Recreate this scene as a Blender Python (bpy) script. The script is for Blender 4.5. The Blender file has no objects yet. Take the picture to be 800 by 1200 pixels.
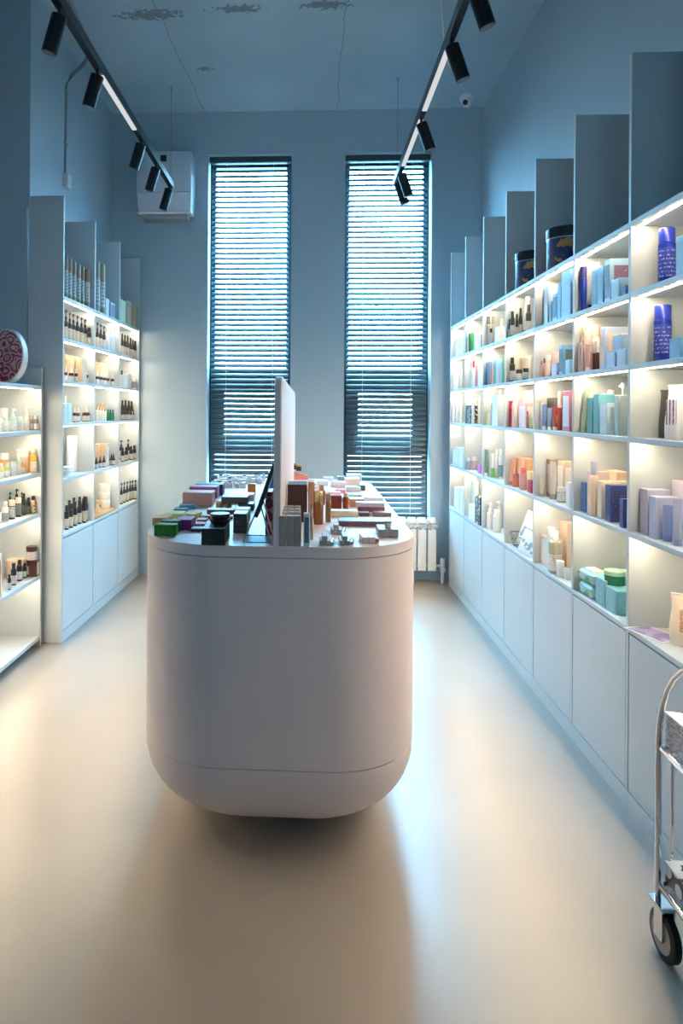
import bpy, bmesh, math, random
from mathutils import Matrix, Vector

# ------------------------------------------------------------------ camera, world, light, exposure
S = bpy.context.scene
COL = S.collection
PI = math.pi
T = 0.055                      # tangent of the camera's small yaw to the left
ROLL = 0.0065
EYE = 1.40

cam_d = bpy.data.cameras.new('camera')
cam = bpy.data.objects.new('camera', cam_d)
COL.objects.link(cam)
cam_d.sensor_fit = 'AUTO'
cam_d.sensor_width = 36.0
cam_d.lens = 24.0
cam_d.shift_x = 82.0 / 1200.0
cam_d.shift_y = -119.3 / 1200.0
cam_d.clip_start = 0.05
cam.matrix_world = (Matrix.Translation((0, 0, EYE)) @ Matrix.Rotation(math.atan(T), 4, 'Z')
                    @ Matrix.Rotation(PI / 2, 4, 'X') @ Matrix.Rotation(ROLL, 4, 'Z'))
S.camera = cam

W = bpy.data.worlds.new('daylight')
S.world = W
W.use_nodes = True
_bg = W.node_tree.nodes['Background']
_bg.inputs['Color'].default_value = (0.30, 0.69, 1.0, 1)
_bg.inputs['Strength'].default_value = 34.0

LED_POWER = 70.0
LED_COLOUR = (1.0, 0.78, 0.53)

S.view_settings.view_transform = 'Standard'
S.view_settings.look = 'None'
S.view_settings.exposure = 0.78
S.view_settings.gamma = 1.0
S.view_settings.use_curve_mapping = False
try:
    S.cycles.use_denoising = True
    S.cycles.max_bounces = 8
    S.cycles.diffuse_bounces = 5
    S.cycles.glossy_bounces = 4
    S.cycles.sample_clamp_indirect = 8.0
except Exception:
    pass

# ------------------------------------------------------------------ layout: room frame from the photograph's perspective
def ray(px, py):
    dx, dy = px - 362.0, py - 481.0
    x, y = dx + ROLL * dy, dy - ROLL * dx
    u, v = (x + 44.0) / 800.0, y / 800.0
    k = 1 + T * u
    return (u - T) / k, -v * math.sqrt(1 + T * T) / k      # X/Y and (Z-EYE)/Y

def on_plane_z(px, py, z):
    rx, rz = ray(px, py)
    Y = (z - EYE) / rz
    return Y * rx, Y

# ------------------------------------------------------------------ colours and materials
def lin(c):
    return tuple(((v / 255) / 12.92 if v / 255 <= 0.04045 else ((v / 255 + 0.055) / 1.055) ** 2.4) for v in c)

_mats = {}
def _new(name):
    m = bpy.data.materials.new(name)
    m.use_nodes = True
    nt = m.node_tree
    return m, nt, nt.nodes['Principled BSDF']

def plain(col, rough=0.45, metal=0.0, coat=0.0, var=0.06):
    key = ('p', col, rough, metal, coat, var)
    if key in _mats: return _mats[key]
    m, nt, b = _new('finish')
    n = nt.nodes.new('ShaderNodeTexNoise'); n.inputs['Scale'].default_value = 9.0; n.inputs['Detail'].default_value = 4
    tc = nt.nodes.new('ShaderNodeTexCoord')
    nt.links.new(tc.outputs['Object'], n.inputs['Vector'])
    r = nt.nodes.new('ShaderNodeValToRGB')
    c = lin(col)
    r.color_ramp.elements[0].color = tuple(max(0, x * (1 - var)) for x in c) + (1,)
    r.color_ramp.elements[1].color = tuple(min(1, x * (1 + var)) for x in c) + (1,)
    nt.links.new(n.outputs['Fac'], r.inputs['Fac'])
    nt.links.new(r.outputs['Color'], b.inputs['Base Color'])
    b.inputs['Roughness'].default_value = rough
    b.inputs['Metallic'].default_value = metal
    b.inputs['Coat Weight'].default_value = coat
    _mats[key] = m
    return m

def printed(bg, ink, scale=9.0, axis='Z', dense=0.45, rough=0.5):
    """flat print: rows of small unreadable lines of type on a plain ground"""
    key = ('t', bg, ink, scale, axis, dense)
    if key in _mats: return _mats[key]
    m, nt, b = _new('print')
    tc = nt.nodes.new('ShaderNodeTexCoord')
    sep = nt.nodes.new('ShaderNodeSeparateXYZ')
    nt.links.new(tc.outputs['Generated'], sep.inputs[0])
    mul = nt.nodes.new('ShaderNodeMath'); mul.operation = 'MULTIPLY'; mul.inputs[1].default_value = scale
    nt.links.new(sep.outputs[axis], mul.inputs[0])
    fr = nt.nodes.new('ShaderNodeMath'); fr.operation = 'FRACT'
    nt.links.new(mul.outputs[0], fr.inputs[0])
    ln = nt.nodes.new('ShaderNodeMath'); ln.operation = 'LESS_THAN'; ln.inputs[1].default_value = 0.42
    nt.links.new(fr.outputs[0], ln.inputs[0])
    no = nt.nodes.new('ShaderNodeTexNoise'); no.inputs['Scale'].default_value = 14.0; no.inputs['Detail'].default_value = 3
    nt.links.new(tc.outputs['Generated'], no.inputs['Vector'])
    gt = nt.nodes.new('ShaderNodeMath'); gt.operation = 'GREATER_THAN'; gt.inputs[1].default_value = 1 - dense
    nt.links.new(no.outputs['Fac'], gt.inputs[0])
    an = nt.nodes.new('ShaderNodeMath'); an.operation = 'MULTIPLY'
    nt.links.new(ln.outputs[0], an.inputs[0]); nt.links.new(gt.outputs[0], an.inputs[1])
    mx = nt.nodes.new('ShaderNodeMix'); mx.data_type = 'RGBA'
    mx.inputs['A'].default_value = lin(bg) + (1,); mx.inputs['B'].default_value = lin(ink) + (1,)
    nt.links.new(an.outputs[0], mx.inputs['Factor'])
    nt.links.new(mx.outputs['Result'], b.inputs['Base Color'])
    b.inputs['Roughness'].default_value = rough
    _mats[key] = m
    return m

def patterned(a, bcol, scale=30, kind='VORONOI', rough=0.4, cut=0.35):
    key = ('v', a, bcol, scale, kind, cut)
    if key in _mats: return _mats[key]
    m, nt, b = _new('pattern')
    tc = nt.nodes.new('ShaderNodeTexCoord')
    if kind == 'VORONOI':
        n = nt.nodes.new('ShaderNodeTexVoronoi'); n.inputs['Scale'].default_value = scale; out = n.outputs['Distance']
    elif kind == 'ROSE':
        n = nt.nodes.new('ShaderNodeTexVoronoi'); n.inputs['Scale'].default_value = scale
        w = nt.nodes.new('ShaderNodeMath'); w.operation = 'MULTIPLY'; w.inputs[1].default_value = 20
        s = nt.nodes.new('ShaderNodeMath'); s.operation = 'SINE'
        nz = nt.nodes.new('ShaderNodeTexNoise'); nz.inputs['Scale'].default_value = 22
        nt.links.new(tc.outputs['Object'], nz.inputs['Vector'])
        ad = nt.nodes.new('ShaderNodeMath'); ad.operation = 'MULTIPLY_ADD'; ad.inputs[1].default_value = 9.0
        nt.links.new(n.outputs['Distance'], w.inputs[0])
        nt.links.new(nz.outputs['Fac'], ad.inputs[0]); nt.links.new(w.outputs[0], ad.inputs[2])
        nt.links.new(ad.outputs[0], s.inputs[0]); out = s.outputs[0]
    elif kind == 'CHECK':
        n = nt.nodes.new('ShaderNodeTexChecker'); n.inputs['Scale'].default_value = scale; out = n.outputs['Fac']
    else:
        n = nt.nodes.new('ShaderNodeTexNoise'); n.inputs['Scale'].default_value = scale; n.inputs['Detail'].default_value = 5; out = n.outputs['Fac']
    if kind == 'CHECK':
        mp = nt.nodes.new('ShaderNodeMapping'); mp.inputs['Rotation'].default_value = (0, PI / 4, 0); mp.inputs['Location'].default_value = (0.003, 0.0, 0.004)
        nt.links.new(tc.outputs['Object'], mp.inputs['Vector']); nt.links.new(mp.outputs[0], n.inputs['Vector'])
    else:
        nt.links.new(tc.outputs['Object'], n.inputs['Vector'])
    g = nt.nodes.new('ShaderNodeMath'); g.operation = 'GREATER_THAN'; g.inputs[1].default_value = cut
    nt.links.new(out, g.inputs[0])
    mx = nt.nodes.new('ShaderNodeMix'); mx.data_type = 'RGBA'
    mx.inputs['A'].default_value = lin(a) + (1,); mx.inputs['B'].default_value = lin(bcol) + (1,)
    nt.links.new(g.outputs[0], mx.inputs['Factor'])
    nt.links.new(mx.outputs['Result'], b.inputs['Base Color'])
    b.inputs['Roughness'].default_value = rough
    _mats[key] = m
    return m

def surface(name, c0, c1, scale, rough=(0.5, 0.6), bump=0.02, detail=6, extra=None):
    m, nt, b = _new(name)
    tc = nt.nodes.new('ShaderNodeTexCoord')
    n = nt.nodes.new('ShaderNodeTexNoise'); n.inputs['Scale'].default_value = scale; n.inputs['Detail'].default_value = detail
    nt.links.new(tc.outputs['Object'], n.inputs['Vector'])
    r = nt.nodes.new('ShaderNodeValToRGB')
    r.color_ramp.elements[0].position = 0.3; r.color_ramp.elements[1].position = 0.7
    r.color_ramp.elements[0].color = lin(c0) + (1,); r.color_ramp.elements[1].color = lin(c1) + (1,)
    nt.links.new(n.outputs['Fac'], r.inputs['Fac'])
    out = r.outputs['Color']
    if extra: out = extra(nt, tc, out)
    nt.links.new(out, b.inputs['Base Color'])
    mr = nt.nodes.new('ShaderNodeMapRange')
    mr.inputs['To Min'].default_value = rough[0]; mr.inputs['To Max'].default_value = rough[1]
    n2 = nt.nodes.new('ShaderNodeTexNoise'); n2.inputs['Scale'].default_value = scale * 2.7; n2.inputs['Detail'].default_value = 5
    nt.links.new(tc.outputs['Object'], n2.inputs['Vector'])
    nt.links.new(n2.outputs['Fac'], mr.inputs['Value'])
    nt.links.new(mr.outputs['Result'], b.inputs['Roughness'])
    if bump:
        bp = nt.nodes.new('ShaderNodeBump'); bp.inputs['Strength'].default_value = bump; bp.inputs['Distance'].default_value = 0.02
        n3 = nt.nodes.new('ShaderNodeTexNoise'); n3.inputs['Scale'].default_value = 60; n3.inputs['Detail'].default_value = 6
        nt.links.new(tc.outputs['Object'], n3.inputs['Vector'])
        nt.links.new(n3.outputs['Fac'], bp.inputs['Height']); nt.links.new(bp.outputs['Normal'], b.inputs['Normal'])
    return m

def emitter(name, col, strength):
    m = bpy.data.materials.new(name); m.use_nodes = True
    nt = m.node_tree; nt.nodes.remove(nt.nodes['Principled BSDF'])
    e = nt.nodes.new('ShaderNodeEmission'); e.inputs['Color'].default_value = tuple(col) + (1,); e.inputs['Strength'].default_value = strength
    nt.links.new(e.outputs[0], nt.nodes['Material Output'].inputs['Surface'])
    return m

def clear_pane(name, tint=(0.93, 0.98, 1.0), gloss=0.08):
    m = bpy.data.materials.new(name); m.use_nodes = True
    nt = m.node_tree; nt.nodes.remove(nt.nodes['Principled BSDF'])
    t = nt.nodes.new('ShaderNodeBsdfTransparent'); t.inputs[0].default_value = tuple(tint) + (1,)
    g = nt.nodes.new('ShaderNodeBsdfGlossy'); g.inputs['Roughness'].default_value = 0.03
    x = nt.nodes.new('ShaderNodeMixShader'); x.inputs[0].default_value = gloss
    nt.links.new(t.outputs[0], x.inputs[1]); nt.links.new(g.outputs[0], x.inputs[2])
    nt.links.new(x.outputs[0], nt.nodes['Material Output'].inputs['Surface'])
    return m

def ceiling_marks(nt, tc, col):
    """trowelled cement patches and hairline cracks of the bare slab"""
    def patch(cx, cy, rx, ry, prev, c, thr):
        mp = nt.nodes.new('ShaderNodeVectorMath'); mp.operation = 'SUBTRACT'; mp.inputs[1].default_value = (cx, cy, 0)
        nt.links.new(tc.outputs['Object'], mp.inputs[0])
        sc = nt.nodes.new('ShaderNodeVectorMath'); sc.operation = 'MULTIPLY'; sc.inputs[1].default_value = (1 / rx, 1 / ry, 0)
        nt.links.new(mp.outputs[0], sc.inputs[0])
        le = nt.nodes.new('ShaderNodeVectorMath'); le.operation = 'LENGTH'
        nt.links.new(sc.outputs[0], le.inputs[0])
        no = nt.nodes.new('ShaderNodeTexNoise'); no.inputs['Scale'].default_value = 38; no.inputs['Detail'].default_value = 8
        nt.links.new(tc.outputs['Object'], no.inputs['Vector'])
        ad = nt.nodes.new('ShaderNodeMath'); ad.operation = 'MULTIPLY_ADD'; ad.inputs[1].default_value = 2.4
        nt.links.new(no.outputs['Fac'], ad.inputs[0]); nt.links.new(le.outputs['Value'], ad.inputs[2])
        lt = nt.nodes.new('ShaderNodeMath'); lt.operation = 'LESS_THAN'; lt.inputs[1].default_value = thr
        nt.links.new(ad.outputs[0], lt.inputs[0])
        mx = nt.nodes.new('ShaderNodeMix'); mx.data_type = 'RGBA'; mx.inputs['B'].default_value = lin(c) + (1,)
        nt.links.new(lt.outputs[0], mx.inputs['Factor']); nt.links.new(prev, mx.inputs['A'])
        return mx.outputs['Result']
    for cx, cy, rx, ry in ((-1.02, 4.30, 0.26, 0.07), (-0.46, 4.26, 0.20, 0.055), (0.09, 4.24, 0.20, 0.06), (-0.78, 5.0, 0.07, 0.04)):
        col = patch(cx, cy, rx, ry, col, (122, 134, 140), 1.9)
    for x0, slope in ((-0.95, -0.05), (0.215, 0.0)):
        sep = nt.nodes.new('ShaderNodeSeparateXYZ'); nt.links.new(tc.outputs['Object'], sep.inputs[0])
        no = nt.nodes.new('ShaderNodeTexNoise'); no.inputs['Scale'].default_value = 3; no.inputs['Detail'].default_value = 8
        nt.links.new(tc.outputs['Object'], no.inputs['Vector'])
        a = nt.nodes.new('ShaderNodeMath'); a.operation = 'MULTIPLY_ADD'; a.inputs[1].default_value = 0.09
        nt.links.new(no.outputs['Fac'], a.inputs[0]); nt.links.new(sep.outputs['X'], a.inputs[2])
        s = nt.nodes.new('ShaderNodeMath'); s.operation = 'MULTIPLY_ADD'; s.inputs[1].default_value = slope
        nt.links.new(sep.outputs['Y'], s.inputs[0]); nt.links.new(a.outputs[0], s.inputs[2])
        d = nt.nodes.new('ShaderNodeMath'); d.operation = 'SUBTRACT'; d.inputs[1].default_value = x0 + 0.045 + slope * 4.6
        nt.links.new(s.outputs[0], d.inputs[0])
        ab = nt.nodes.new('ShaderNodeMath'); ab.operation = 'ABSOLUTE'; nt.links.new(d.outputs[0], ab.inputs[0])
        lt = nt.nodes.new('ShaderNodeMath'); lt.operation = 'LESS_THAN'; lt.inputs[1].default_value = 0.0022
        nt.links.new(ab.outputs[0], lt.inputs[0])
        mx = nt.nodes.new('ShaderNodeMix'); mx.data_type = 'RGBA'; mx.inputs['B'].default_value = lin((112, 124, 130)) + (1,)
        nt.links.new(lt.outputs[0], mx.inputs['Factor']); nt.links.new(col, mx.inputs['A'])
        col = mx.outputs['Result']
    return col

M_WALL = surface('wall_paint', (164, 184, 196), (170, 190, 202), 1.6, (0.55, 0.7), 0.02)
M_CEIL = surface('bare_concrete', (148, 174, 188), (170, 194, 206), 1.1, (0.6, 0.8), 0.12, extra=ceiling_marks)
M_FLOOR = surface('poured_floor', (152, 142, 131), (167, 157, 147), 0.9, (0.24, 0.40), 0.01, detail=9)
M_FLOOR.node_tree.nodes['Principled BSDF'].inputs['IOR'].default_value = 1.65
M_LAM = surface('laminate', (194, 203, 206), (198, 207, 210), 2.0, (0.42, 0.5), 0.0)
M_ISL = surface('island_lacquer', (243, 228, 227), (246, 232, 231), 2.0, (0.38, 0.45), 0.0)
M_FRAME = plain((56, 68, 74), 0.4)
M_SLAT = plain((72, 88, 94), 0.34, var=0.03)
M_BLACK = plain((18, 19, 21), 0.35)
M_WHITE = plain((236, 238, 240), 0.35, var=0.02)
M_CHROME = plain((225, 228, 232), 0.12, 1.0)
M_PANE = clear_pane('window_glass')
M_ACRYL = clear_pane('acrylic', (0.9, 0.96, 1.0), 0.16)
M_LED = emitter('led_light', LED_COLOUR, LED_POWER)
M_DIFF = emitter('track_diffuser', (0.95, 0.97, 1.0), 0.42)
M_OUT = surface('street_paving', (150, 152, 150), (176, 178, 176), 0.7, (0.8, 0.9), 0.05)

# ------------------------------------------------------------------ mesh helpers
class MB:
    def __init__(self): self.v = []; self.f = []
    def box(self, x0, x1, y0, y1, z0, z1):
        b = len(self.v)
        self.v += [(x, y, z) for z in (z0, z1) for y in (y0, y1) for x in (x0, x1)]
        for q in ((0, 2, 3, 1), (4, 5, 7, 6), (0, 1, 5, 4), (2, 6, 7, 3), (0, 4, 6, 2), (1, 3, 7, 5)):
            self.f.append(tuple(b + i for i in q))
        return self
    def rings(self, rings, cap=True):
        b = len(self.v); n = len(rings[0])
        for r in rings: self.v += [tuple(p) for p in r]
        for k in range(len(rings) - 1):
            for i in range(n):
                j = (i + 1) % n
                self.f.append((b + k * n + i, b + k * n + j, b + (k + 1) * n + j, b + (k + 1) * n + i))
        if cap:
            self.f.append(tuple(b + i for i in range(n - 1, -1, -1)))
            e = b + (len(rings) - 1) * n
            self.f.append(tuple(e + i for i in range(n)))
        return self
    def loft(self, secs, n=20, cx=0, cy=0):
        """secs: (z, rx, ry, power[, ox, oy])"""
        R = []
        for s in secs:
            z, rx, ry, p = s[:4]; ox, oy = (s[4], s[5]) if len(s) > 4 else (0, 0)
            ring = []
            for i in range(n):
                t = 2 * PI * (i + 0.5) / n
                c, q = math.cos(t), math.sin(t)
                ring.append((cx + ox + rx * math.copysign(abs(c) ** (2 / p), c), cy + oy + ry * math.copysign(abs(q) ** (2 / p), q), z))
            R.append(ring)
        return self.rings(R)
    def tube(self, pts, r, n=8):
        pts = [Vector(p) for p in pts]; R = []
        up = Vector((0.13, 0.31, 0.94)).normalized()
        for i, p in enumerate(pts):
            d = (pts[min(i + 1, len(pts) - 1)] - pts[max(i - 1, 0)]).normalized()
            a = d.cross(up)
            if a.length < 1e-3: a = d.cross(Vector((1, 0, 0)))
            a.normalize(); c = d.cross(a)
            R.append([p + r * (math.cos(2 * PI * k / n) * a + math.sin(2 * PI * k / n) * c) for k in range(n)])
        return self.rings(R)
    def mesh(self, name, bev=0.0, seg=1, smooth=True):
        me = bpy.data.meshes.new(name)
        me.from_pydata(self.v, [], self.f)
        bm = bmesh.new(); bm.from_mesh(me)
        bmesh.ops.recalc_face_normals(bm, faces=bm.faces)
        if bev:
            ed = [e for e in bm.edges if len(e.link_faces) == 2 and e.calc_face_angle(0) > 0.6]
            bmesh.ops.bevel(bm, geom=ed, offset=bev, segments=seg, affect='EDGES', profile=0.5)
        bm.to_mesh(me); bm.free()
        if smooth:
            for p in me.polygons: p.use_smooth = True
            me.set_sharp_from_angle(angle=math.radians(38))
        return me

def link(name, data, mat=None, parent=None, loc=(0, 0, 0), rz=0.0):
    o = bpy.data.objects.new(name, data)
    COL.objects.link(o)
    o.location = loc
    o.rotation_euler = (0, 0, rz)
    if parent: o.parent = parent
    if mat and data is not None and not data.materials: data.materials.append(mat)
    return o

def mk(name, mb, mat, parent=None, loc=(0, 0, 0), rz=0.0, bev=0.0, seg=1, smooth=True):
    return link(name, mb.mesh(name, bev, seg, smooth), mat, parent, loc, rz)

def tag(o, label, cat, group=None, kind=None):
    o['label'] = label; o['category'] = cat
    if group: o['group'] = group
    if kind: o['kind'] = kind
    return o

def struct(name, mb, mat, label, cat, bev=0.0):
    o = mk(name, mb, mat, bev=bev, smooth=False)
    return tag(o, label, cat, kind='structure')

# ------------------------------------------------------------------ the room
XR, XL0, YB, HC = 1.131, -1.4676, 5.73, 3.914     # right shelf front, left shelf front, back wall, ceiling
XWR, XWL, XNL, YST = 1.418, -1.690, -1.862, 3.985  # right wall, left wall, near left wall, where it steps
YF = -2.6
WIN = ((-0.862, -0.159), (0.290, 1.006)); WZ0, WZ1 = 0.512, 3.555
WT = 0.27

struct('floor', MB().box(XNL - 0.2, XWR + 0.2, YF - 0.2, YB + WT, -0.1, 0), M_FLOOR, 'poured beige grey resin floor of the shop', 'floor')
struct('ceiling', MB().box(XNL - 0.2, XWR + 0.2, YF - 0.2, YB + WT, HC, HC + 0.15), M_CEIL, 'bare concrete ceiling with cement patches and cracks', 'ceiling')
b = MB()
xs = (XNL - 0.2, WIN[0][0], WIN[0][1], WIN[1][0], WIN[1][1], XWR + 0.2)
for k in (0, 2, 4): b.box(xs[k], xs[k + 1], YB, YB + WT, 0, HC)
for k in (1, 3):
    b.box(xs[k], xs[k + 1], YB, YB + WT, 0, WZ0); b.box(xs[k], xs[k + 1], YB, YB + WT, WZ1, HC)
struct('wall_back', b, M_WALL, 'grey blue painted back wall with two tall windows', 'wall')
struct('wall_right', MB().box(XWR, XWR + 0.2, YF, YB, 0, HC), M_WALL, 'grey blue painted wall behind the right shelf bank', 'wall')
b = MB().box(XWL - 0.4, XWL, YST, YB, 0, HC)
b.box(XNL - 0.2, XNL, YF, YST, 0, HC)
struct('wall_left', b, M_WALL, 'grey blue painted left wall with a step behind the low rack', 'wall')
struct('trim_1', MB().box(XWL, XWL + 0.02, YST, 4.56, 2.6, HC), M_WALL, 'shallow pilaster strip on the upper left wall', 'wall trim')
b = MB()                                     # unseen wall behind the camera; a high slot is added for blue fill
b.box(XNL - 0.2, -0.5, YF - 0.2, YF, 0, HC); b.box(0.4, XWR + 0.2, YF - 0.2, YF, 0, HC)
b.box(-0.5, 0.4, YF - 0.2, YF, 0, 2.2); b.box(-0.5, 0.4, YF - 0.2, YF, 2.34, HC)
struct('wall_front', b, M_WALL, 'painted wall with a transom window behind the camera', 'wall')
tag(mk('ground', MB().box(-40, 40, YB + WT, 60, -0.5, -0.35), M_OUT, smooth=False), 'grey paving outside the windows', 'ground', kind='structure')

def window(n, x0, x1, label):
    y0, y1 = YB + 0.15, YB + 0.22
    r = link('window_%d' % n, None, loc=(0, 0, 0)); tag(r, label, 'window', kind='structure')
    f = MB(); t = 0.045
    f.box(x0, x0 + t, y0, y1, WZ0, WZ1); f.box(x1 - t, x1, y0, y1, WZ0, WZ1)
    f.box(x0 + t, x1 - t, y0, y1, WZ1 - 0.06, WZ1); f.box(x0 + t, x1 - t, y0, y1, WZ0, WZ0 + 0.05)
    f.box(x0 + t, x1 - t, y0, y1, 1.62, 1.76)
    f.box(x0 + t, x1 - t, y0, y1, 1.02, 1.10)
    mk('window_frame', f, M_FRAME, r, bev=0.004)
    s = MB(); a = x0 + t; c = x1 - t; q = 0.085
    s.box(a, a + q, y0 - 0.02, y1, 1.10, 1.62); s.box(c - q, c, y0 - 0.02, y1, 1.10, 1.62)
    s.box(a + q, c - q, y0 - 0.02, y1, 1.55, 1.62); s.box(a + q, c - q, y0 - 0.02, y1, 1.10, 1.17)
    sash = mk('sash', s, M_FRAME, r, bev=0.004)
    hb = MB().box(c - 0.05, c - 0.03, y0 - 0.04, y0 - 0.02, 1.33, 1.45); mk('window_handle', hb, M_BLACK, sash, bev=0.003)
    for z0, z1, i in ((1.76, WZ1 - 0.06, 0), (1.17, 1.55, q), (WZ0 + 0.05, 1.02, 0)):
        mk('pane', MB().box(a + i, c - i, y0 + 0.03, y0 + 0.036, z0, z1), M_PANE, r, smooth=False)
    mk('window_sill', MB().box(x0, x1, YB - 0.0, y0, WZ0 - 0.02, WZ0 + 0.004), M_FRAME, r, bev=0.003)
window(1, WIN[0][0], WIN[0][1], 'tall dark framed window on the left of the back wall')
window(2, WIN[1][0], WIN[1][1], 'tall dark framed window above the radiator')

_slats = {}
def blind(x0, x1, label):
    m = 0.022; yc = YB + 0.075; tilt = math.radians(46)
    w = x1 - x0 - 2 * m
    r = link('venetian_blind', None, loc=((x0 + x1) / 2, yc, WZ0)); tag(r, label, 'blind', 'venetian blinds in the back windows')
    mk('headrail', MB().box(-w / 2 - m + 0.004, w / 2 + m - 0.004, -0.03, 0.03, WZ1 - WZ0 - 0.05, WZ1 - WZ0 - 0.002), M_FRAME, r, bev=0.003)
    key = round(w, 3)
    if key not in _slats:
        s = MB(); sec = []
        for e in (-1, 1):
            ring = []
            prof = [(-0.025, 0.0), (-0.012, 0.0028), (0.0, 0.0038), (0.012, 0.0028), (0.025, 0.0), (0.025, -0.0012), (0.012, 0.0016), (0, 0.0026), (-0.012, 0.0016), (-0.025, -0.0012)]
            for (py, pz) in prof:
                ring.append((e * w / 2, py * math.cos(tilt) - pz * math.sin(tilt), py * math.sin(tilt) + pz * math.cos(tilt)))
            sec.append(ring)
        s.rings(sec)
        me = s.mesh('slat'); me.materials.append(M_SLAT); _slats[key] = me
    n = 68; zt = WZ1 - WZ0 - 0.075; zb = 0.05
    for i in range(n):
        link('slat', _slats[key], None, r, (0, 0, zb + (zt - zb) * i / (n - 1)))
    mk('bottom_rail', MB().box(-w / 2, w / 2, -0.024, 0.024, 0.008, 0.028), M_SLAT, r, bev=0.003)
    for fx in (-0.30, 0.30):
        c = MB().tube([(fx * w, -0.0265, 0.02), (fx * w, -0.0265, zt + 0.03)], 0.0012, 5)
        c.tube([(fx * w, 0.0265, 0.02), (fx * w, 0.0265, zt + 0.03)], 0.0012, 5)
        mk('ladder_cord', c, M_WHITE, r)
    return r
blind(WIN[0][0], WIN[0][1], 'grey slatted venetian blind in the left window behind the upright panel')
blind(WIN[1][0], WIN[1][1], 'grey slatted venetian blind in the right window above the radiator')
for i, (x0, x1) in enumerate(WIN):           # light portals: they only help the renderer find the sky
    ld = bpy.data.lights.new('window_portal', 'AREA'); ld.shape = 'RECTANGLE'; ld.size = x1 - x0; ld.size_y = WZ1 - WZ0
    ld.cycles.is_portal = True
    lo = bpy.data.objects.new('window_portal', ld); COL.objects.link(lo)
    lo.location = ((x0 + x1) / 2, YB + WT + 0.01, (WZ0 + WZ1) / 2); lo.rotation_euler = (-PI / 2, 0, 0)
ld = bpy.data.lights.new('window_portal', 'AREA'); ld.shape = 'RECTANGLE'; ld.size = 0.9; ld.size_y = 0.14; ld.cycles.is_portal = True  # portal for the added fill slot in the front wall
lo = bpy.data.objects.new('window_portal', ld); COL.objects.link(lo); lo.location = (-0.05, YF - 0.21, 2.27); lo.rotation_euler = (PI / 2, 0, 0)

# ------------------------------------------------------------------ shelf banks
ROWS = (2.076, 1.825, 1.570, 1.312, 0.978, 0.642)     # shelf tops, highest first
TOPZ, TH = 2.673, 0.018
ORD = ('', 'first', 'second', 'third', 'fourth', 'fifth', 'sixth', 'seventh')

def bay(Wd, D, loc, rz, label, last_side, group):
    r = link('shelf_bay', None, loc=loc, rz=rz); tag(r, label, 'shelf unit', group)
    mk('side_panel', MB().box(0, TH, 0, D, 0, TOPZ), M_LAM, r, bev=0.001, smooth=False)
    if last_side: mk('side_panel', MB().box(Wd, Wd + TH, 0, D, 0, TOPZ), M_LAM, r, bev=0.001, smooth=False)
    mk('back_panel', MB().box(TH, Wd, D - 0.008, D, 0, ROWS[0]), M_LAM, r, smooth=False)
    for k, z in enumerate(ROWS):
        mk('shelf', MB().box(TH, Wd, 0.0, D - 0.008, z - TH, z), M_LAM, r, bev=0.001, smooth=False)
        if k < 5:
            mk('led_strip', MB().box(TH + 0.012, Wd - 0.012, 0.024, 0.0315, z - TH - 0.002, z - TH - 0.0003), M_LED, r, smooth=False)
    mk('door', MB().box(TH + 0.004, Wd - 0.004, 0.001, 0.019, 0.066, ROWS[5] - TH - 0.007), M_LAM, r, bev=0.0012, smooth=False)
    mk('plinth', MB().box(TH, Wd, 0.0, 0.018, 0.0, 0.062), M_LAM, r, smooth=False)
    return r

WR, DR = 0.5112, XWR - XR - 0.002
YR0 = 4.919 * XR                                          # far end of the right bank
RBAY = {1: 'farthest right bay', 2: 'second-farthest right bay', 3: 'third-farthest right bay', 4: 'middle right bay',
        5: 'third-nearest right bay', 6: 'second-nearest right bay', 7: 'nearest right bay'}
for k in range(8):  # last bay is out of view, added for warm fill on the island
    y = YR0 - k * WR
    lab = ('pale grey lit shelf bay with door, %s from the back wall on the right' % ORD[k + 1]) if k < 7 else 'pale grey lit shelf bay at the near end of the right bank'
    bay(WR, DR, (XR, y, 0), -PI / 2, lab, k == 7, 'lit shelf bays of the right bank')
LSL = 0.0205; WL, DL = 0.5627, 0.215
LA = -math.atan(LSL)
for k in range(3):
    y = 3.997 + k * WL
    bay(WL, DL, (XL0 + LSL * (y - 3.997), y, 0), PI / 2 + LA,
        'pale grey lit shelf bay with door, left wall, %s' % ('nearest the low rack', 'middle of three', 'beside the back wall')[k], k == 2, 'lit shelf bays of the left bank')

# ------------------------------------------------------------------ products
def solid(c, rough=0.4):
    return plain(tuple(c), rough) if isinstance(c, tuple) else c

_meshes = {}
def part(name, key, build, mat, parent, loc=(0, 0, 0), bev=0.0):
    k = (name,) + key + (id(mat),)
    if k not in _meshes:
        me = build().mesh(name, bev); me.materials.append(mat); _meshes[k] = me
    return link(name, _meshes[k], None, parent, loc)

def rd(*a): return tuple(round(x, 4) for x in a)

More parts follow.
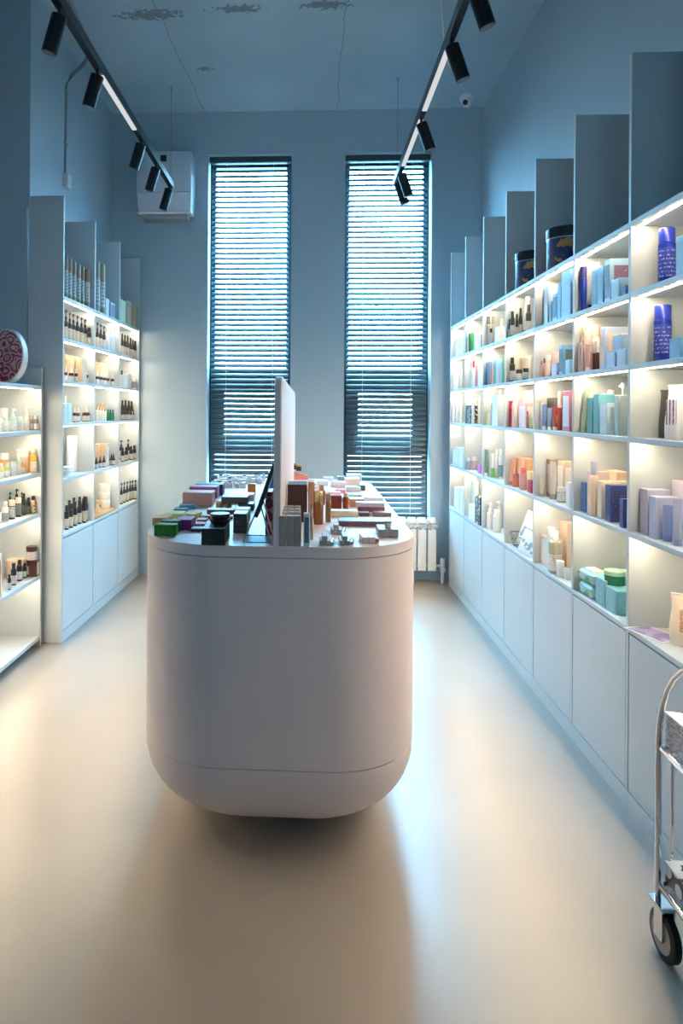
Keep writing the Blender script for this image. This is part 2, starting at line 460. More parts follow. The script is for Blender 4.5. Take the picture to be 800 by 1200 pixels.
def make(kind, name, w, d, h, col, cap=(245, 245, 245), lab=None, ink=(70, 70, 75), gloss=0.35, tilt=0.0):
    """root empty with the parts of one product; front is local -Y"""
    r = link(name, None)
    K = rd(w, d, h)
    mc = solid(col, gloss); mcap = solid(cap, 0.3)
    if kind == 'box':
        part('carton', K, lambda: MB().box(-w / 2, w / 2, -d / 2, d / 2, 0, h), mc, r, bev=min(0.0016, h * 0.08))
        if lab is None and isinstance(col, tuple):
            dark = sum(col) < 330
            lab = tuple(min(255, int(c + 8)) for c in col); ink = tuple(min(255, c + 90) for c in col) if dark else tuple(int(c * 0.62) for c in col)
        if lab:
            pm = printed(lab, ink, 10.0 if h > w else 5.0, 'Z', 0.38)
            part('printed_panel', K + (1,), lambda: MB().box(-w * 0.38, w * 0.38, -d / 2 - 0.0007, -d / 2 + 0.0004, h * 0.12, h * 0.88), pm, r)
            part('side_print', K + (2,), lambda: MB().box(w / 2 - 0.0004, w / 2 + 0.0007, -d * 0.38, d * 0.38, h * 0.15, h * 0.85), pm, r)
    elif kind in ('bottle', 'pump', 'dropper', 'oval'):
        R = w / 2; Ry = d / 2
        ch = {'bottle': 0.24, 'pump': 0.34, 'dropper': 0.36, 'oval': 0.22}[kind] * h
        if kind == 'bottle' and w / h > 0.55: ch = 0.2 * h
        bh = h - ch
        p = 2 if kind != 'oval' else 3.2
        nk = {'bottle': 0.58, 'pump': 0.46, 'dropper': 0.50, 'oval': 0.56}[kind]
        sh = 0.085 * h
        part('bottle_body', K + (kind,), lambda: MB().loft([(0, R * .9, Ry * .9, p), (0.004, R, Ry, p), (bh - sh, R, Ry, p), (bh - sh * .45, R * .93, Ry * .93, p), (bh - sh * .12, R * .72, Ry * .72, p), (bh, R * nk, Ry * nk, 2)], 18), mc, r)
        if lab:
            pm = printed(lab, ink, 8.0)
            part('label', K + (3,), lambda: MB().loft([(h * .06, R * 1.012, Ry * 1.012, p), ((0.45 if kind != 'dropper' else 0.42) * h, R * 1.012, Ry * 1.012, p)], 18), pm, r)
        if kind in ('bottle', 'oval'):
            part('cap', K + (4,), lambda: MB().loft([(bh - .001, R * .62, Ry * .62, 2), (bh, R * .66, Ry * .66, 2), (h - .003, R * .66, Ry * .66, 2), (h, R * .58, Ry * .58, 2)], 16), mcap, r)
        elif kind == 'pump':
            part('pump_collar', K + (5,), lambda: MB().loft([(bh - .001, R * .56, R * .56, 2), (bh + ch * .36, R * .56, R * .56, 2)], 14), mcap, r)
            def pump():
                m = MB().loft([(bh + ch * .3, R * .22, R * .22, 2), (h - ch * .2, R * .22, R * .22, 2)], 10)
                m.loft([(h - ch * .30, R * .44, R * .44, 2), (h - ch * .04, R * .48, R * .48, 2), (h, R * .34, R * .34, 2)], 12)
                m.tube([(0, -R * .2, h - ch * .12), (0, -R * .75, h - ch * .12), (0, -R * 1.05, h - ch * .24)], R * .16, 6)
                return m
            part('pump_head', K + (6,), pump, mcap, r)
        else:
            part('cap', K + (7,), lambda: MB().loft([(bh - .001, R * .55, R * .55, 2), (bh + ch * .45, R * .55, R * .55, 2)], 14), mcap, r)
            part('dropper_bulb', K + (8,), lambda: MB().loft([(bh + ch * .42, R * .36, R * .36, 2), (h - ch * .15, R * .34, R * .34, 2), (h, R * .18, R * .18, 2)], 12), mcap, r)
    elif kind == 'cyl':                                            # straight cylinder with a long cap of the same width
        R = w / 2; c0 = 0.26 * h if tilt == 0 else tilt * h
        part('bottle_body', K, lambda: MB().loft([(0, R * .95, R * .95, 2), (.003, R, R, 2), (h - c0 - .002, R, R, 2), (h - c0, R * .93, R * .93, 2)], 22), mc, r)
        part('cap', K + (1,), lambda: MB().loft([(h - c0 + .001, R * .97, R * .97, 2), (h - .003, R * .97, R * .97, 2), (h, R * .9, R * .9, 2)], 22), mcap, r)
        if lab: part('label', K + (2,), lambda: MB().loft([(h * .16, R * 1.012, R * 1.012, 2), (h * .66, R * 1.012, R * 1.012, 2)], 22), printed(lab, ink, 7.0), r)
    elif kind == 'jar':
        R = w / 2; lh = 0.3 * h
        part('jar_body', K, lambda: MB().loft([(0, R * .92, R * .92, 2), (.004, R * .97, R * .97, 2), (h - lh, R * .97, R * .97, 2)], 24), mc, r)
        part('lid', K + (1,), lambda: MB().loft([(h - lh, R, R, 2), (h - .003, R, R, 2), (h, R * .93, R * .93, 2)], 24), mcap, r)
        if lab: part('label', K + (2,), lambda: MB().loft([(h * .1, R * .985, R * .985, 2), (h - lh * 1.15, R * .985, R * .985, 2)], 24), printed(lab, ink, 6.0), r)
    elif kind == 'tube':                                           # squeeze tube standing on its cap
        R = w / 2; ch = 0.14 * h
        part('cap', K, lambda: MB().loft([(0, R * .8, R * .62, 2.4), (ch, R * .84, R * .66, 2.4)], 18), mcap, r)
        def body():
            s = []
            for i in range(7):
                f = i / 6; e = f ** 1.4
                s.append((ch + (h - ch) * f, R * (.88 + .12 * f), max(.0016, R * .72 * (1 - e)), 2.2))
            s.append((h + .0, R, .0016, 4))
            return MB().loft(s[:-1], 20)
        part('tube_body', K + (1,), body, mc, r)
        if lab: part('label', K + (2,), lambda: MB().loft([(h * .3, R * .935, R * .60, 2.2), (h * .5, R * .965, R * .475, 2.2), (h * .62, R * .975, R * .38, 2.2)], 20), printed(lab, ink, 7.0), r)
    elif kind == 'pouch':
        def body():
            s = []
            for i in range(8):
                f = i / 7
                s.append((h * f, w / 2 * (0.94 + .06 * math.sin(f * 6)), max(.003, d / 2 * (1 - f ** 2.2)), 3.0))
            return MB().loft(s, 24)
        part('pouch_body', K, body, mc, r)
        if lab:
            pm = printed(lab, ink, 3.0, 'X', 0.6)
            part('label', K + (1,), lambda: MB().box(-w * .26, w * .26, -d / 2 * .86 - .004, -d / 2 * .86, h * .28, h * .74), pm, r)
        part('seal_strip', K + (2,), lambda: MB().box(-w * .46, w * .46, -.004, .004, h * .985, h * 1.02), mc, r)
    return r

def set_on(r, loc, rz, label, cat, group=None, tx=0.0, ty=0.0):
    r.location = loc
    r.rotation_euler = (tx, ty, rz)
    tag(r, label, cat, group)
    return r

NAMES = {'box': ('product_box', 'box'), 'bottle': ('cosmetic_bottle', 'bottle'), 'pump': ('pump_bottle', 'bottle'), 'dropper': ('dropper_bottle', 'bottle'),
         'oval': ('cosmetic_bottle', 'bottle'), 'cyl': ('cosmetic_bottle', 'bottle'), 'jar': ('cosmetic_jar', 'jar'), 'tube': ('squeeze_tube', 'tube'), 'pouch': ('product_pouch', 'pouch')}
ROWN = ('top ledge', 'first shelf', 'second shelf', 'third shelf', 'fourth shelf', 'lowest shelf')
_seen = {}
def finish(r, kind, loc, rz, label, tx=0.0, ty=0.0, name=None):
    nm, cat = NAMES[kind]
    set_on(r, loc, rz, label, cat, None, tx, ty)
    _seen.setdefault(label, []).append(r)
    return r

def shelf_z(row): return ROWS[row] + 0.0008

_occ = {}
def settle(key, geom, off, lift):
    """nearest free spot on the shelf: geom(off, dy) -> (Xc, Yc, w, d, h, half sizes in X and Y)"""
    if lift: return geom(off, 0.0)
    occ = _occ.setdefault(key, [])
    cand = sorted(((abs(dy) * 6 + abs(o - off), o, dy) for o in (off, .004, .012, .02, .03, .045, .06, .08, .10, .125, .15, .175, .2)
                   for dy in (0, -.005, .005, -.01, .01, -.016, .016, -.024, .024, -.034, .034, -.05, .05)), key=lambda t: t[0])
    best = None
    for _, o, dy in cand:
        g = geom(o, dy)
        if g is None: continue
        x0, x1, y0, y1 = g[0] - g[3] / 2, g[0] + g[3] / 2, g[1] - g[2] / 2, g[1] + g[2] / 2
        if best is None: best = (g, (x0, x1, y0, y1))
        if all(x1 <= q[0] or x0 >= q[1] or y1 <= q[2] or y0 >= q[3] for q in occ):
            best = (g, (x0, x1, y0, y1)); break
    occ.append(best[1])
    return best[0]

def R(row, kind, a, b_, ytop, desc, col, off=None, d=None, zb=None, turn=0.0, lean=0.0, **kw):
    """one product on the right bank: a, b_ are its left and right edges in the photograph"""
    z0 = shelf_z(row) if zb is None else zb
    if kind in ('tube', 'pouch'): turn += 0.6
    ym = ytop + 15
    px = (a + b_) / 2; rr = ray(px, ym)[0]
    bi = min(7, max(1, int((YR0 - XR / rr) / WR) + 1))          # which bay, judged at the front plane
    Ymax, Ymin = YR0 - (bi - 1) * WR - TH - 0.003, YR0 - bi * WR + 0.003
    flat = kind == 'box'
    off = (0.035 if flat else 0.075) if off is None else off
    def geom(o, dy):
        if flat:
            X = XR + max(0.004, o)
            Yf, Yn = X / ray(a, ym)[0] + dy, X / ray(b_, ym)[0] + dy
            w = max(0.012, Yf - Yn - 0.0015); dd = d or min(0.12, max(0.03, w * 0.7)); dd = min(dd, DR - 0.012 - o)
            if dd < 0.02 or (d and dd < d * .6): return None
            if Yf > Ymax: Yf = Ymax
            if Yf - w < Ymin: Yf = Ymin + w
            if abs(Yf - (X / ray(a, ym)[0])) > 0.06: return None
            Yc = Yf - w / 2
            return (X + dd / 2, Yc, w, dd, EYE + ray(b_, ytop)[1] * (Yc - w / 2) - z0)
        X = XR + o; Yc = X / rr + dy
        w = max(0.012, (b_ - a) / 800.0 * Yc * 1.02); dd = d or w
        if o < dd / 2 + .002 or o > DR - dd / 2 - .012: return None
        if Yc > Ymax - w / 2 + .03 or Yc < Ymin + w / 2 - .03: return None
        Yc = max(Ymin + w / 2, min(Ymax - w / 2, Yc))
        return (X, Yc, w, dd, EYE + ray(px, ytop)[1] * Yc - z0)
    if not flat: off = max(off, ((b_ - a) / 1600.0 * XR / rr * 1.06 if not d else d / 2) + .003)
    g = None
    if zb is None:
        try: g = settle(('R', row), geom, off, False)
        except TypeError: g = None
    if g is None:
        g = geom(off, 0.0)
    if g is None:                                                # tight corner: front edge of the bay
        w = (b_ - a) / 800.0 * XR / rr; dd = d or w
        Xc = XR + dd / 2 + .003; Yc = max(Ymin + w / 2, min(Ymax - w / 2, Xc / rr))
        g = (Xc, Yc, w, dd, EYE + ray(px, ytop)[1] * Yc - z0)
    Xc, Yc, w, dd, h = g
    h = max(0.02, h)
    if zb is None: h = min(h, (ROWS[row - 1] - TH - 0.012 - z0) if row > 0 else 1.0)
    r = make(kind, NAMES[kind][0], w, dd, h, col, **kw)
    return finish(r, kind, (Xc, Yc, z0 + abs(math.sin(lean)) * w * .45), -PI / 2 + turn, '%s, %s, %s' % (desc, ROWN[row], RBAY[bi]), ty=lean)

LBAY = {1: 'nearest left bay', 2: 'middle left bay', 3: 'farthest left bay'}
def L(row, kind, a, b_, ytop, desc, col, off=None, d=None, zb=None, turn=0.0, lean=0.0, **kw):
    z0 = shelf_z(row) if zb is None else zb
    ym = ytop + 12
    px = (a + b_) / 2
    flat = kind == 'box'
    off = (0.03 if flat else 0.06) if off is None else off
    def Yat(p, o): return (XL0 - LSL * 3.997 - o) / (ray(p, ym)[0] - LSL)
    def Xfront(Y): return XL0 + LSL * (Y - 3.997)
    bi = min(3, max(1, int((Yat(px, 0.0) - 3.997) / WL) + 1))
    Ymax, Ymin = 3.997 + bi * WL - 0.004, 3.997 + (bi - 1) * WL + TH + 0.003
    def geom(o, dy):
        o = max(.004, o)
        if flat:
            Yn, Yf = Yat(a, o) + dy, Yat(b_, o) + dy
            w = max(0.012, Yf - Yn - 0.0015); dd = d or min(0.1, max(0.03, w * 0.8)); dd = min(dd, DL - 0.012 - o)
            if dd < .02: return None
            Yc = max(Ymin + w / 2, min(Ymax - w / 2, (Yn + Yf) / 2))
            if abs(Yc - (Yat(a, o) + Yat(b_, o)) / 2) > .06: return None
            return (Xfront(Yc) - o - dd / 2, Yc, w, dd, EYE + ray(a, ytop)[1] * (Yc - w / 2) - z0)
        Yc = Yat(px, o) + dy
        w = max(0.012, (b_ - a) / 800.0 * Yc * 1.06); dd = d or w
        if o < dd / 2 + .002 or o > DL - dd / 2 - .012: return None
        if Yc > Ymax - w / 2 + .03 or Yc < Ymin + w / 2 - .03: return None
        Yc = max(Ymin + w / 2, min(Ymax - w / 2, Yc))
        return (Xfront(Yc) - o, Yc, w, dd, EYE + ray(px, ytop)[1] * Yc - z0)
    g = None
    if zb is None:
        try: g = settle(('L', row), geom, off, False)
        except TypeError: g = None
    if g is None: g = geom(off, 0.0)
    if g is None:
        w = (b_ - a) / 800.0 * Yat(px, .03); dd = d or w
        Yc = max(Ymin + w / 2, min(Ymax - w / 2, Yat(px, dd / 2 + .003)))
        g = (Xfront(Yc) - dd / 2 - .003, Yc, w, dd, EYE + ray(px, ytop)[1] * Yc - z0)
    Xc, Yc, w, dd, h = g
    h = max(0.02, h)
    if zb is None and row > 0: h = min(h, ROWS[row - 1] - TH - 0.012 - z0)
    r = make(kind, NAMES[kind][0], w, dd, h, col, **kw)
    return finish(r, kind, (Xc, Yc, z0), PI / 2 + LA + turn, '%s, %s, %s' % (desc, ROWN[row], LBAY[bi]), ty=lean)

# colours
WH = (240, 240, 238); CREAM = (236, 226, 204); KRAFT = (196, 164, 122); DK = (34, 34, 36); AMB = (74, 40, 22); BLU = (28, 52, 160)
SKY = (150, 186, 214); NAVY = (36, 46, 100); LAV = (190, 192, 220); PEACH = (238, 190, 160); TEAL = (110, 170, 176); MINT = (190, 222, 214)
GRN = (40, 150, 84); RED = (196, 40, 48); PINK = (232, 170, 168); SIL = (190, 186, 178); TAUPE = (150, 140, 130); BRN = (96, 62, 44)

# --- right bank, top ledge: two round printed cake tins
def tin(px_left, ytop, label):
    off = 0.098; X = XR + off; rad = 0.086
    Y = X / ray(px_left, ytop + 20)[0]
    for _ in range(6): Y = X / ray(px_left + rad * 800 / Y, ytop + 20)[0]
    z = shelf_z(0); h = 0.205
    r = link('cake_tin', None)
    mk('tin_body', MB().loft([(0, rad * .97, rad * .97, 2), (.004, rad, rad, 2), (h - .05, rad, rad, 2)], 32), patterned((46, 58, 104), (206, 150, 84), 16, 'NOISE', 0.3, 0.56), r)
    mk('lid', MB().loft([(h - .05, rad * 1.02, rad * 1.02, 2), (h - .044, rad * 1.035, rad * 1.035, 2), (h - .006, rad * 1.035, rad * 1.035, 2), (h, rad * .98, rad * .98, 2)], 32), plain((44, 56, 60), 0.25, 0.4), r)
    mk('trim_band', MB().loft([(h - .056, rad * 1.012, rad * 1.012, 2), (h - .05, rad * 1.012, rad * 1.012, 2)], 32), plain((214, 222, 226), 0.25, 0.6), r)
    set_on(r, (X, Y, z), 0, label, 'tin', 'printed round tins on the right bank')
tin(605, 299, 'round dark printed tin on the top ledge of the middle right bay')
tin(642, 270, 'round dark printed tin on the top ledge of the third-nearest right bay')

# --- right bank, first lit shelf
R(1, 'cyl', 772.5, 790, 268, 'tall cobalt blue bottle', BLU, cap=(40, 58, 170), lab=(40, 62, 170), ink=(200, 205, 235), gloss=.15, off=.075)
R(1, 'box', 792, 806, 272, 'light blue carton', SKY, d=.1, ink=WH, lab=(158, 192, 218), off=.03)
R(1, 'cyl', 677.5, 685, 313, 'slim dark blue bottle', BLU, cap=(50, 50, 130), gloss=.15, off=.06)
R(1, 'tube', 686, 694, 309, 'pale blue squeeze tube leaning', (168, 200, 224), cap=(40, 40, 90), lean=.14, off=.07, lab=(172, 205, 226))
R(1, 'box', 693, 699, 315, 'left one of two light blue cartons', (140, 182, 214), d=.05, off=.03, lab=(144, 186, 218), ink=WH)
R(1, 'box', 699, 706.5, 311, 'right one of two light blue cartons', (130, 174, 210), d=.05, off=.03, lab=(134, 178, 214), ink=WH)
R(1, 'box', 708, 715, 303, 'tallest light blue and purple carton', (156, 194, 220), d=.12, off=.05, lab=(116, 92, 122), ink=(200, 170, 190))
R(1, 'box', 716, 725, 325, 'small pale blue cube carton', (172, 208, 226), d=.05, off=.02, lab=(176, 210, 228), ink=WH)
R(1, 'cyl', 727, 732, 309, 'slim purple bottle', (92, 62, 120), cap=(92, 62, 120), off=.11)
R(1, 'box', 728, 733.5, 334, 'small navy box', (40, 60, 120), d=.04, off=.02)
R(1, 'box', 631, 637, 336, 'slim taupe carton', (164, 154, 144), d=.12, lab=(170, 160, 150), ink=(60, 56, 52))
R(1, 'box', 637.6, 642, 334, 'slim light grey carton', (196, 202, 208), d=.12)
R(1, 'box', 643, 646.5, 353, 'small charcoal box', (66, 66, 80), d=.06)
R(1, 'box', 647, 652.5, 343, 'light blue and navy carton', (140, 172, 210), d=.08, lab=NAVY, ink=(160, 180, 220))
R(1, 'box', 653, 657, 331, 'slim sky blue carton', (146, 184, 216), d=.1)
R(1, 'box', 657.6, 668.5, 315, 'large plain sky blue carton', (152, 190, 222), d=.14, lab=(170, 204, 230), ink=(140, 178, 210))
for i, (a, b_, y, ds, c) in enumerate([(594, 597.3, 374, 'farthest dark tube', (58, 62, 60)), (597.6, 602.6, 365, 'dark flat-shouldered bottle', (36, 40, 42)),
        (603, 606, 368, 'small dark bottle behind', (40, 40, 42)), (606.3, 610, 361, 'dark slim bottle with grey label', (38, 40, 42))]):
    R(1, 'bottle', a, b_, y, ds, c, cap=(26, 26, 28), lab=(182, 184, 184), off=.07)
R(1, 'tube', 611, 617, 346, 'silver grey squeeze tube leaning', (182, 188, 190), cap=DK, lean=.12, lab=(200, 202, 204))
R(1, 'bottle', 616, 622, 357, 'broad dark bottle with grey label', (36, 40, 42), cap=(80, 60, 50), lab=(186, 188, 188))
R(1, 'cyl', 569.5, 573.5, 371, 'grey frosted bottle', (176, 178, 172), cap=(96, 94, 90), off=.1)
R(1, 'cyl', 575, 578.5, 371, 'second grey frosted bottle', (170, 172, 168), cap=(150, 146, 140), off=.1)
R(1, 'bottle', 573, 577, 385, 'small lilac bottle in front', (186, 180, 196), cap=DK, off=.035)
R(1, 'box', 579.5, 583, 383, 'white slim carton', WH, off=.04)
R(1, 'tube', 583.5, 588, 374, 'sage green squeeze tube leaning', (172, 188, 174), cap=(150, 164, 152), lean=.1)
R(1, 'cyl', 544, 546, 390, 'slim slate blue tube', (110, 140, 168), off=.06)
R(1, 'cyl', 546.3, 548.3, 387, 'slim silver tube', (196, 200, 204), off=.06)
R(1, 'cyl', 548.8, 551.2, 391, 'dark green bottle', (48, 128, 84), cap=(40, 150, 90), off=.06)
R(1, 'cyl', 552, 555, 390, 'bright green bottle', (60, 174, 108), cap=(60, 160, 100), off=.06)
R(1, 'box', 556, 560, 390, 'white carton with blue print', WH, ink=(60, 120, 190), lab=(238, 240, 240))
R(1, 'box', 560.4, 563, 392, 'small brown print carton', (196, 164, 150))
for a, b_, y, ds in ((533, 535.8, 397, 'far'), (536, 538.8, 396, 'centre'), (539, 542, 394, 'near')):
    R(1, 'box', a, b_, y, '%s white carton of three' % ds, (226, 230, 232), d=.08)

# --- second lit shelf
R(2, 'cyl', 767.5, 785, 358, 'tall cobalt blue bottle', BLU, cap=(40, 58, 170), lab=(36, 56, 160), ink=(200, 205, 235), gloss=.15, off=.075)
R(2, 'box', 784, 797, 395, 'light blue square carton', (118, 168, 206), d=.09, off=.02, lab=(122, 172, 210), ink=WH)
R(2, 'pump', 678, 689, 383, 'tall peach pump bottle at the back', (240, 204, 184), cap=(226, 178, 150), off=.16)
R(2, 'cyl', 679, 685, 393, 'peach bottle at the front', (228, 176, 156), cap=(238, 206, 190), off=.05)
R(2, 'tube', 685.5, 691.5, 404, 'rose squeeze tube', (204, 160, 150), cap=(230, 210, 206), off=.05, lab=(222, 190, 184))
R(2, 'cyl', 691.8, 694, 405, 'thin rose tube', (206, 176, 172), off=.05)
R(2, 'cyl', 694.3, 698, 400, 'brown serum bottle with white cap, left', (92, 56, 48), cap=(236, 230, 224), off=.05, tilt=.4)
R(2, 'cyl', 698.5, 702, 399, 'brown serum bottle with white cap, right', (84, 46, 44), cap=(236, 230, 224), off=.05, tilt=.4)
R(2, 'cyl', 694, 703, 381, 'pale peach bottle at the back', (244, 216, 196), cap=(240, 200, 176), off=.16)
R(2, 'box', 703, 709, 383, 'tall lavender blue carton', (176, 190, 216), d=.1, lab=(230, 196, 168), ink=(200, 160, 130))
R(2, 'box', 710.5, 720.5, 411, 'lower left small lavender cube', (188, 202, 222), d=.06, off=.02, lab=(192, 206, 226), ink=WH)
R(2, 'box', 722.5, 733, 408, 'lower right small lavender cube', (190, 204, 224), d=.06, off=.02, lab=(194, 208, 228), ink=WH)
q = R(2, 'box', 717.5, 728, 391, 'upper small lavender cube', (176, 194, 216), d=.06, off=.022, zb=shelf_z(2) + .052, lab=(182, 200, 222), ink=WH)
R(2, 'bottle', 631.5, 634.5, 423, 'tiny rose bottle, far', (224, 184, 170), cap=(196, 140, 120))
R(2, 'bottle', 635, 637.8, 420, 'tiny rose bottle, near', (232, 196, 186), cap=(120, 84, 76))
R(2, 'cyl', 639, 645.5, 416, 'pale pink bottle with white cap', (240, 218, 206), cap=(246, 240, 236))
R(2, 'box', 642, 652.5, 411, 'beige carton at the back', (240, 218, 198), off=.15, d=.06)
R(2, 'box', 646, 652, 425, 'small lilac carton', (206, 206, 226), off=.03, d=.05)
R(2, 'box', 654.5, 659.5, 404, 'steel blue and slate carton', (104, 150, 190), d=.1, lab=(84, 100, 108), ink=(110, 126, 134))
R(2, 'box', 662, 667.5, 421, 'small pale blue carton', (180, 210, 226), off=.015, d=.045)
R(2, 'bottle', 597, 603, 419, 'dark brown round bottle', (40, 30, 24), cap=(26, 22, 20), lab=(206, 204, 196))
R(2, 'box', 606, 615, 417, 'kraft carton at the back, left', (206, 186, 146), off=.16, d=.07)
R(2, 'box', 615.5, 622, 417, 'kraft carton at the back, right', (200, 180, 140), off=.16, d=.07)
R(2, 'jar', 604.5, 611.5, 433, 'far squat dark jar', (36, 32, 30), cap=DK, lab=(206, 206, 202), off=.05)
R(2, 'jar', 612.5, 619, 431.5, 'near squat dark jar', (36, 32, 30), cap=DK, lab=(206, 206, 202), off=.05)
for i, (c, ds) in enumerate((((40, 130, 176), 'blue'), ((50, 96, 84), 'dark green'), ((190, 70, 60), 'red'), ((228, 130, 76), 'orange'), ((110, 120, 110), 'grey'), ((184, 204, 178), 'pale green'), ((222, 170, 178), 'pink'), ((150, 196, 166), 'mint'))):
    a = 568.2 + i * 2.5
    R(2, 'box', a, a + 2.3, 424 - i * .6, 'slim %s bar carton' % ds, c, d=.1)
R(2, 'box', 550.5, 553, 424, 'white slim carton, far', WH)
R(2, 'cyl', 553.4, 556.2, 423, 'white bottle with red cap', WH, cap=(214, 60, 60))
R(2, 'cyl', 556.6, 559.4, 428, 'pink bottle', (232, 150, 170), cap=(236, 170, 186))
R(2, 'box', 559.8, 563, 423, 'white carton with red mark', WH, ink=(190, 60, 70), lab=(242, 240, 240))
for a, b_, y, ds in ((530.5, 533.5, 427, 'far'), (534, 537.4, 425, 'centre'), (538, 541.8, 424, 'near')):
    R(2, 'oval', a, b_, y, '%s white bottle of three' % ds, (236, 238, 238), cap=(244, 244, 244))

# --- third lit shelf
R(3, 'pouch', 774, 787, 458, 'charcoal foil pouch', (70, 68, 68), d=.05, off=.10, gloss=.25)
R(3, 'pouch', 783, 804, 452, 'white paper pouch with violet print', (238, 236, 236), d=.08, off=.06, lab=(238, 236, 238), ink=(88, 74, 150))
R(3, 'tube', 679.5, 687, 455, 'sage squeeze tube leaning', (168, 184, 162), cap=(150, 170, 152), lean=.1)
R(3, 'box', 687, 694, 466, 'teal carton', (96, 156, 160), d=.07)
R(3, 'box', 695, 701, 462, 'turquoise tall carton', (104, 172, 186), d=.07, lab=(110, 176, 190), ink=(210, 230, 234))
R(3, 'box', 702, 711, 487.5, 'lower pale blue carton of a stack', (198, 220, 224), d=.07, off=.03)
R(3, 'box', 702, 711, 472, 'upper pale blue carton of a stack', (204, 224, 228), d=.07, off=.03, zb=shelf_z(3) + .0535)
R(3, 'cyl', 703, 711, 461, 'ivory bottle at the back, far', (236, 234, 216), off=.2)
R(3, 'cyl', 712, 719, 457, 'ivory bottle at the back, near', (236, 232, 214), off=.2)
R(3, 'tube', 714.5, 719, 477, 'pale blue small tube', (196, 214, 226), cap=(214, 226, 232), off=.045)
R(3, 'box', 719.5, 725, 463, 'grey green slim carton', (160, 176, 172), d=.07)
R(3, 'pump', 725.5, 733, 449, 'tall sky blue pump bottle', (160, 198, 224), cap=(240, 240, 232), off=.06)
R(3, 'tube', 630.5, 634.5, 470, 'white squeeze tube leaning', (234, 230, 222), cap=(220, 216, 210), lean=.05, off=.09)
R(3, 'tube', 634.5, 640.5, 474, 'far blue squeeze tube', (120, 150, 200), cap=(236, 240, 244), off=.05, lab=(150, 176, 214))
R(3, 'tube', 641, 647, 478, 'near blue squeeze tube', (140, 160, 204), cap=(236, 240, 244), off=.05, lab=(160, 182, 216))
R(3, 'tube', 647.5, 653, 476, 'brick red squeeze tube', (170, 66, 56), cap=(240, 236, 232), off=.05, lab=(228, 226, 224))
R(3, 'cyl', 653.5, 658, 459, 'brick brown tall bottle', (150, 70, 56), cap=(224, 210, 206), off=.06, tilt=.42)
R(3, 'box', 658.5, 667.5, 458, 'old rose tall carton', (196, 110, 126), d=.08, lab=(216, 218, 222), ink=(150, 160, 176))
R(3, 'box', 640, 653, 466, 'dark olive carton at the back', (76, 72, 54), off=.2, d=.06)
R(3, 'cyl', 596.5, 601.5, 470, 'glossy red slim bottle', (200, 30, 44), cap=(216, 40, 50), gloss=.15, off=.05)
R(3, 'cyl', 602.4, 606.4, 467, 'pale peach slim bottle', (244, 222, 206), off=.05)
R(3, 'bottle', 600, 606, 462, 'pale glass bottle at the back', (240, 232, 224), off=.16)
R(3, 'box', 607.5, 616, 472, 'pale pink carton', (240, 178, 168), d=.06, lab=(244, 220, 212), ink=(230, 170, 160))
R(3, 'box', 609, 619, 457, 'ivory carton at the back', (240, 226, 214), off=.17, d=.06)
R(3, 'bottle', 616.3, 619.3, 482, 'small dusty rose bottle', (196, 110, 104), cap=(180, 90, 90), off=.045)
R(3, 'bottle', 619.6, 622.4, 485, 'small lime bottle', (170, 208, 130), cap=(190, 220, 160), off=.045)
R(3, 'box', 568, 572, 483, 'small yellow carton', (236, 214, 140))
R(3, 'box', 572.3, 575, 482, 'small apricot carton', (240, 180, 130))
R(3, 'cyl', 575.5, 578, 473, 'lilac bottle with brown cap', (200, 180, 200), cap=(130, 100, 110))
R(3, 'tube', 578.4, 582.4, 472, 'white and lilac tube', (232, 222, 234))
R(3, 'pump', 584, 588.3, 457, 'white pump bottle', (238, 240, 240), off=.07)
R(3, 'box', 576, 583, 463, 'ivory carton at the back', (242, 230, 218), off=.17, d=.06)
R(3, 'box', 545, 549.6, 475, 'dark speckled patterned carton', patterned((225, 220, 200), (60, 56, 54), 60), d=.05)
for a, b_, y, ds in ((552.5, 555.5, 468, 'far'), (556, 559, 467, 'centre'), (559.4, 562.8, 466, 'near')):
    R(3, 'oval', a, b_, y, '%s white bottle of a row' % ds, (240, 238, 236))
for a, b_, y, ds in ((529.6, 533.4, 471, 'far'), (534, 537.6, 469, 'centre'), (538, 541.8, 467, 'near')):
    R(3, 'tube', a, b_, y, '%s white tube of three' % ds, (238, 240, 240))

# --- fourth lit shelf
R(4, 'box', 749.5, 759, 574, 'far lavender carton', (200, 196, 218), d=.075, off=.03, lab=(206, 202, 222), ink=WH)
R(4, 'box', 760, 769.5, 583, 'lilac blue carton', (190, 194, 222), d=.075, off=.025, lab=(196, 200, 226), ink=WH)
R(4, 'tube', 776.5, 788, 592, 'short periwinkle squeeze tube', (140, 156, 210), cap=(120, 140, 200), off=.055)
R(4, 'tube', 788.5, 799.5, 584, 'tall lilac squeeze tube', (190, 196, 226), cap=(170, 180, 216), off=.04)
R(4, 'box', 786, 806, 566, 'large pale lavender carton at the back', (206, 202, 222), d=.09, off=.135)
R(4, 'box', 676, 682, 566, 'blue carton with white print', (74, 128, 186), d=.06, lab=(84, 136, 192), ink=WH, off=.04)
R(4, 'box', 687.5, 693.6, 553, 'tall blush and peach carton', (226, 204, 196), d=.07, lab=(232, 208, 190), ink=(220, 160, 110), off=.05)
R(4, 'bottle', 689.5, 699.5, 541, 'peach bottle with lilac cap at the back', (240, 216, 196), cap=(176, 182, 212), off=.19)
R(4, 'box', 702, 717, 553, 'peach carton at the back', (244, 214, 184), d=.05, off=.19)
R(4, 'box', 699.3, 704.6, 564, 'cream wide carton', (238, 226, 206), d=.15, off=.05, lab=(240, 228, 208), ink=(226, 206, 176))
R(4, 'box', 708.6, 715.4, 569, 'navy carton with white vertical print', (58, 66, 130), d=.085, off=.025, lab=(54, 56, 104), ink=(170, 160, 190))
R(4, 'box', 725.5, 730.5, 585, 'small navy carton', (40, 52, 120), d=.04, off=.015)
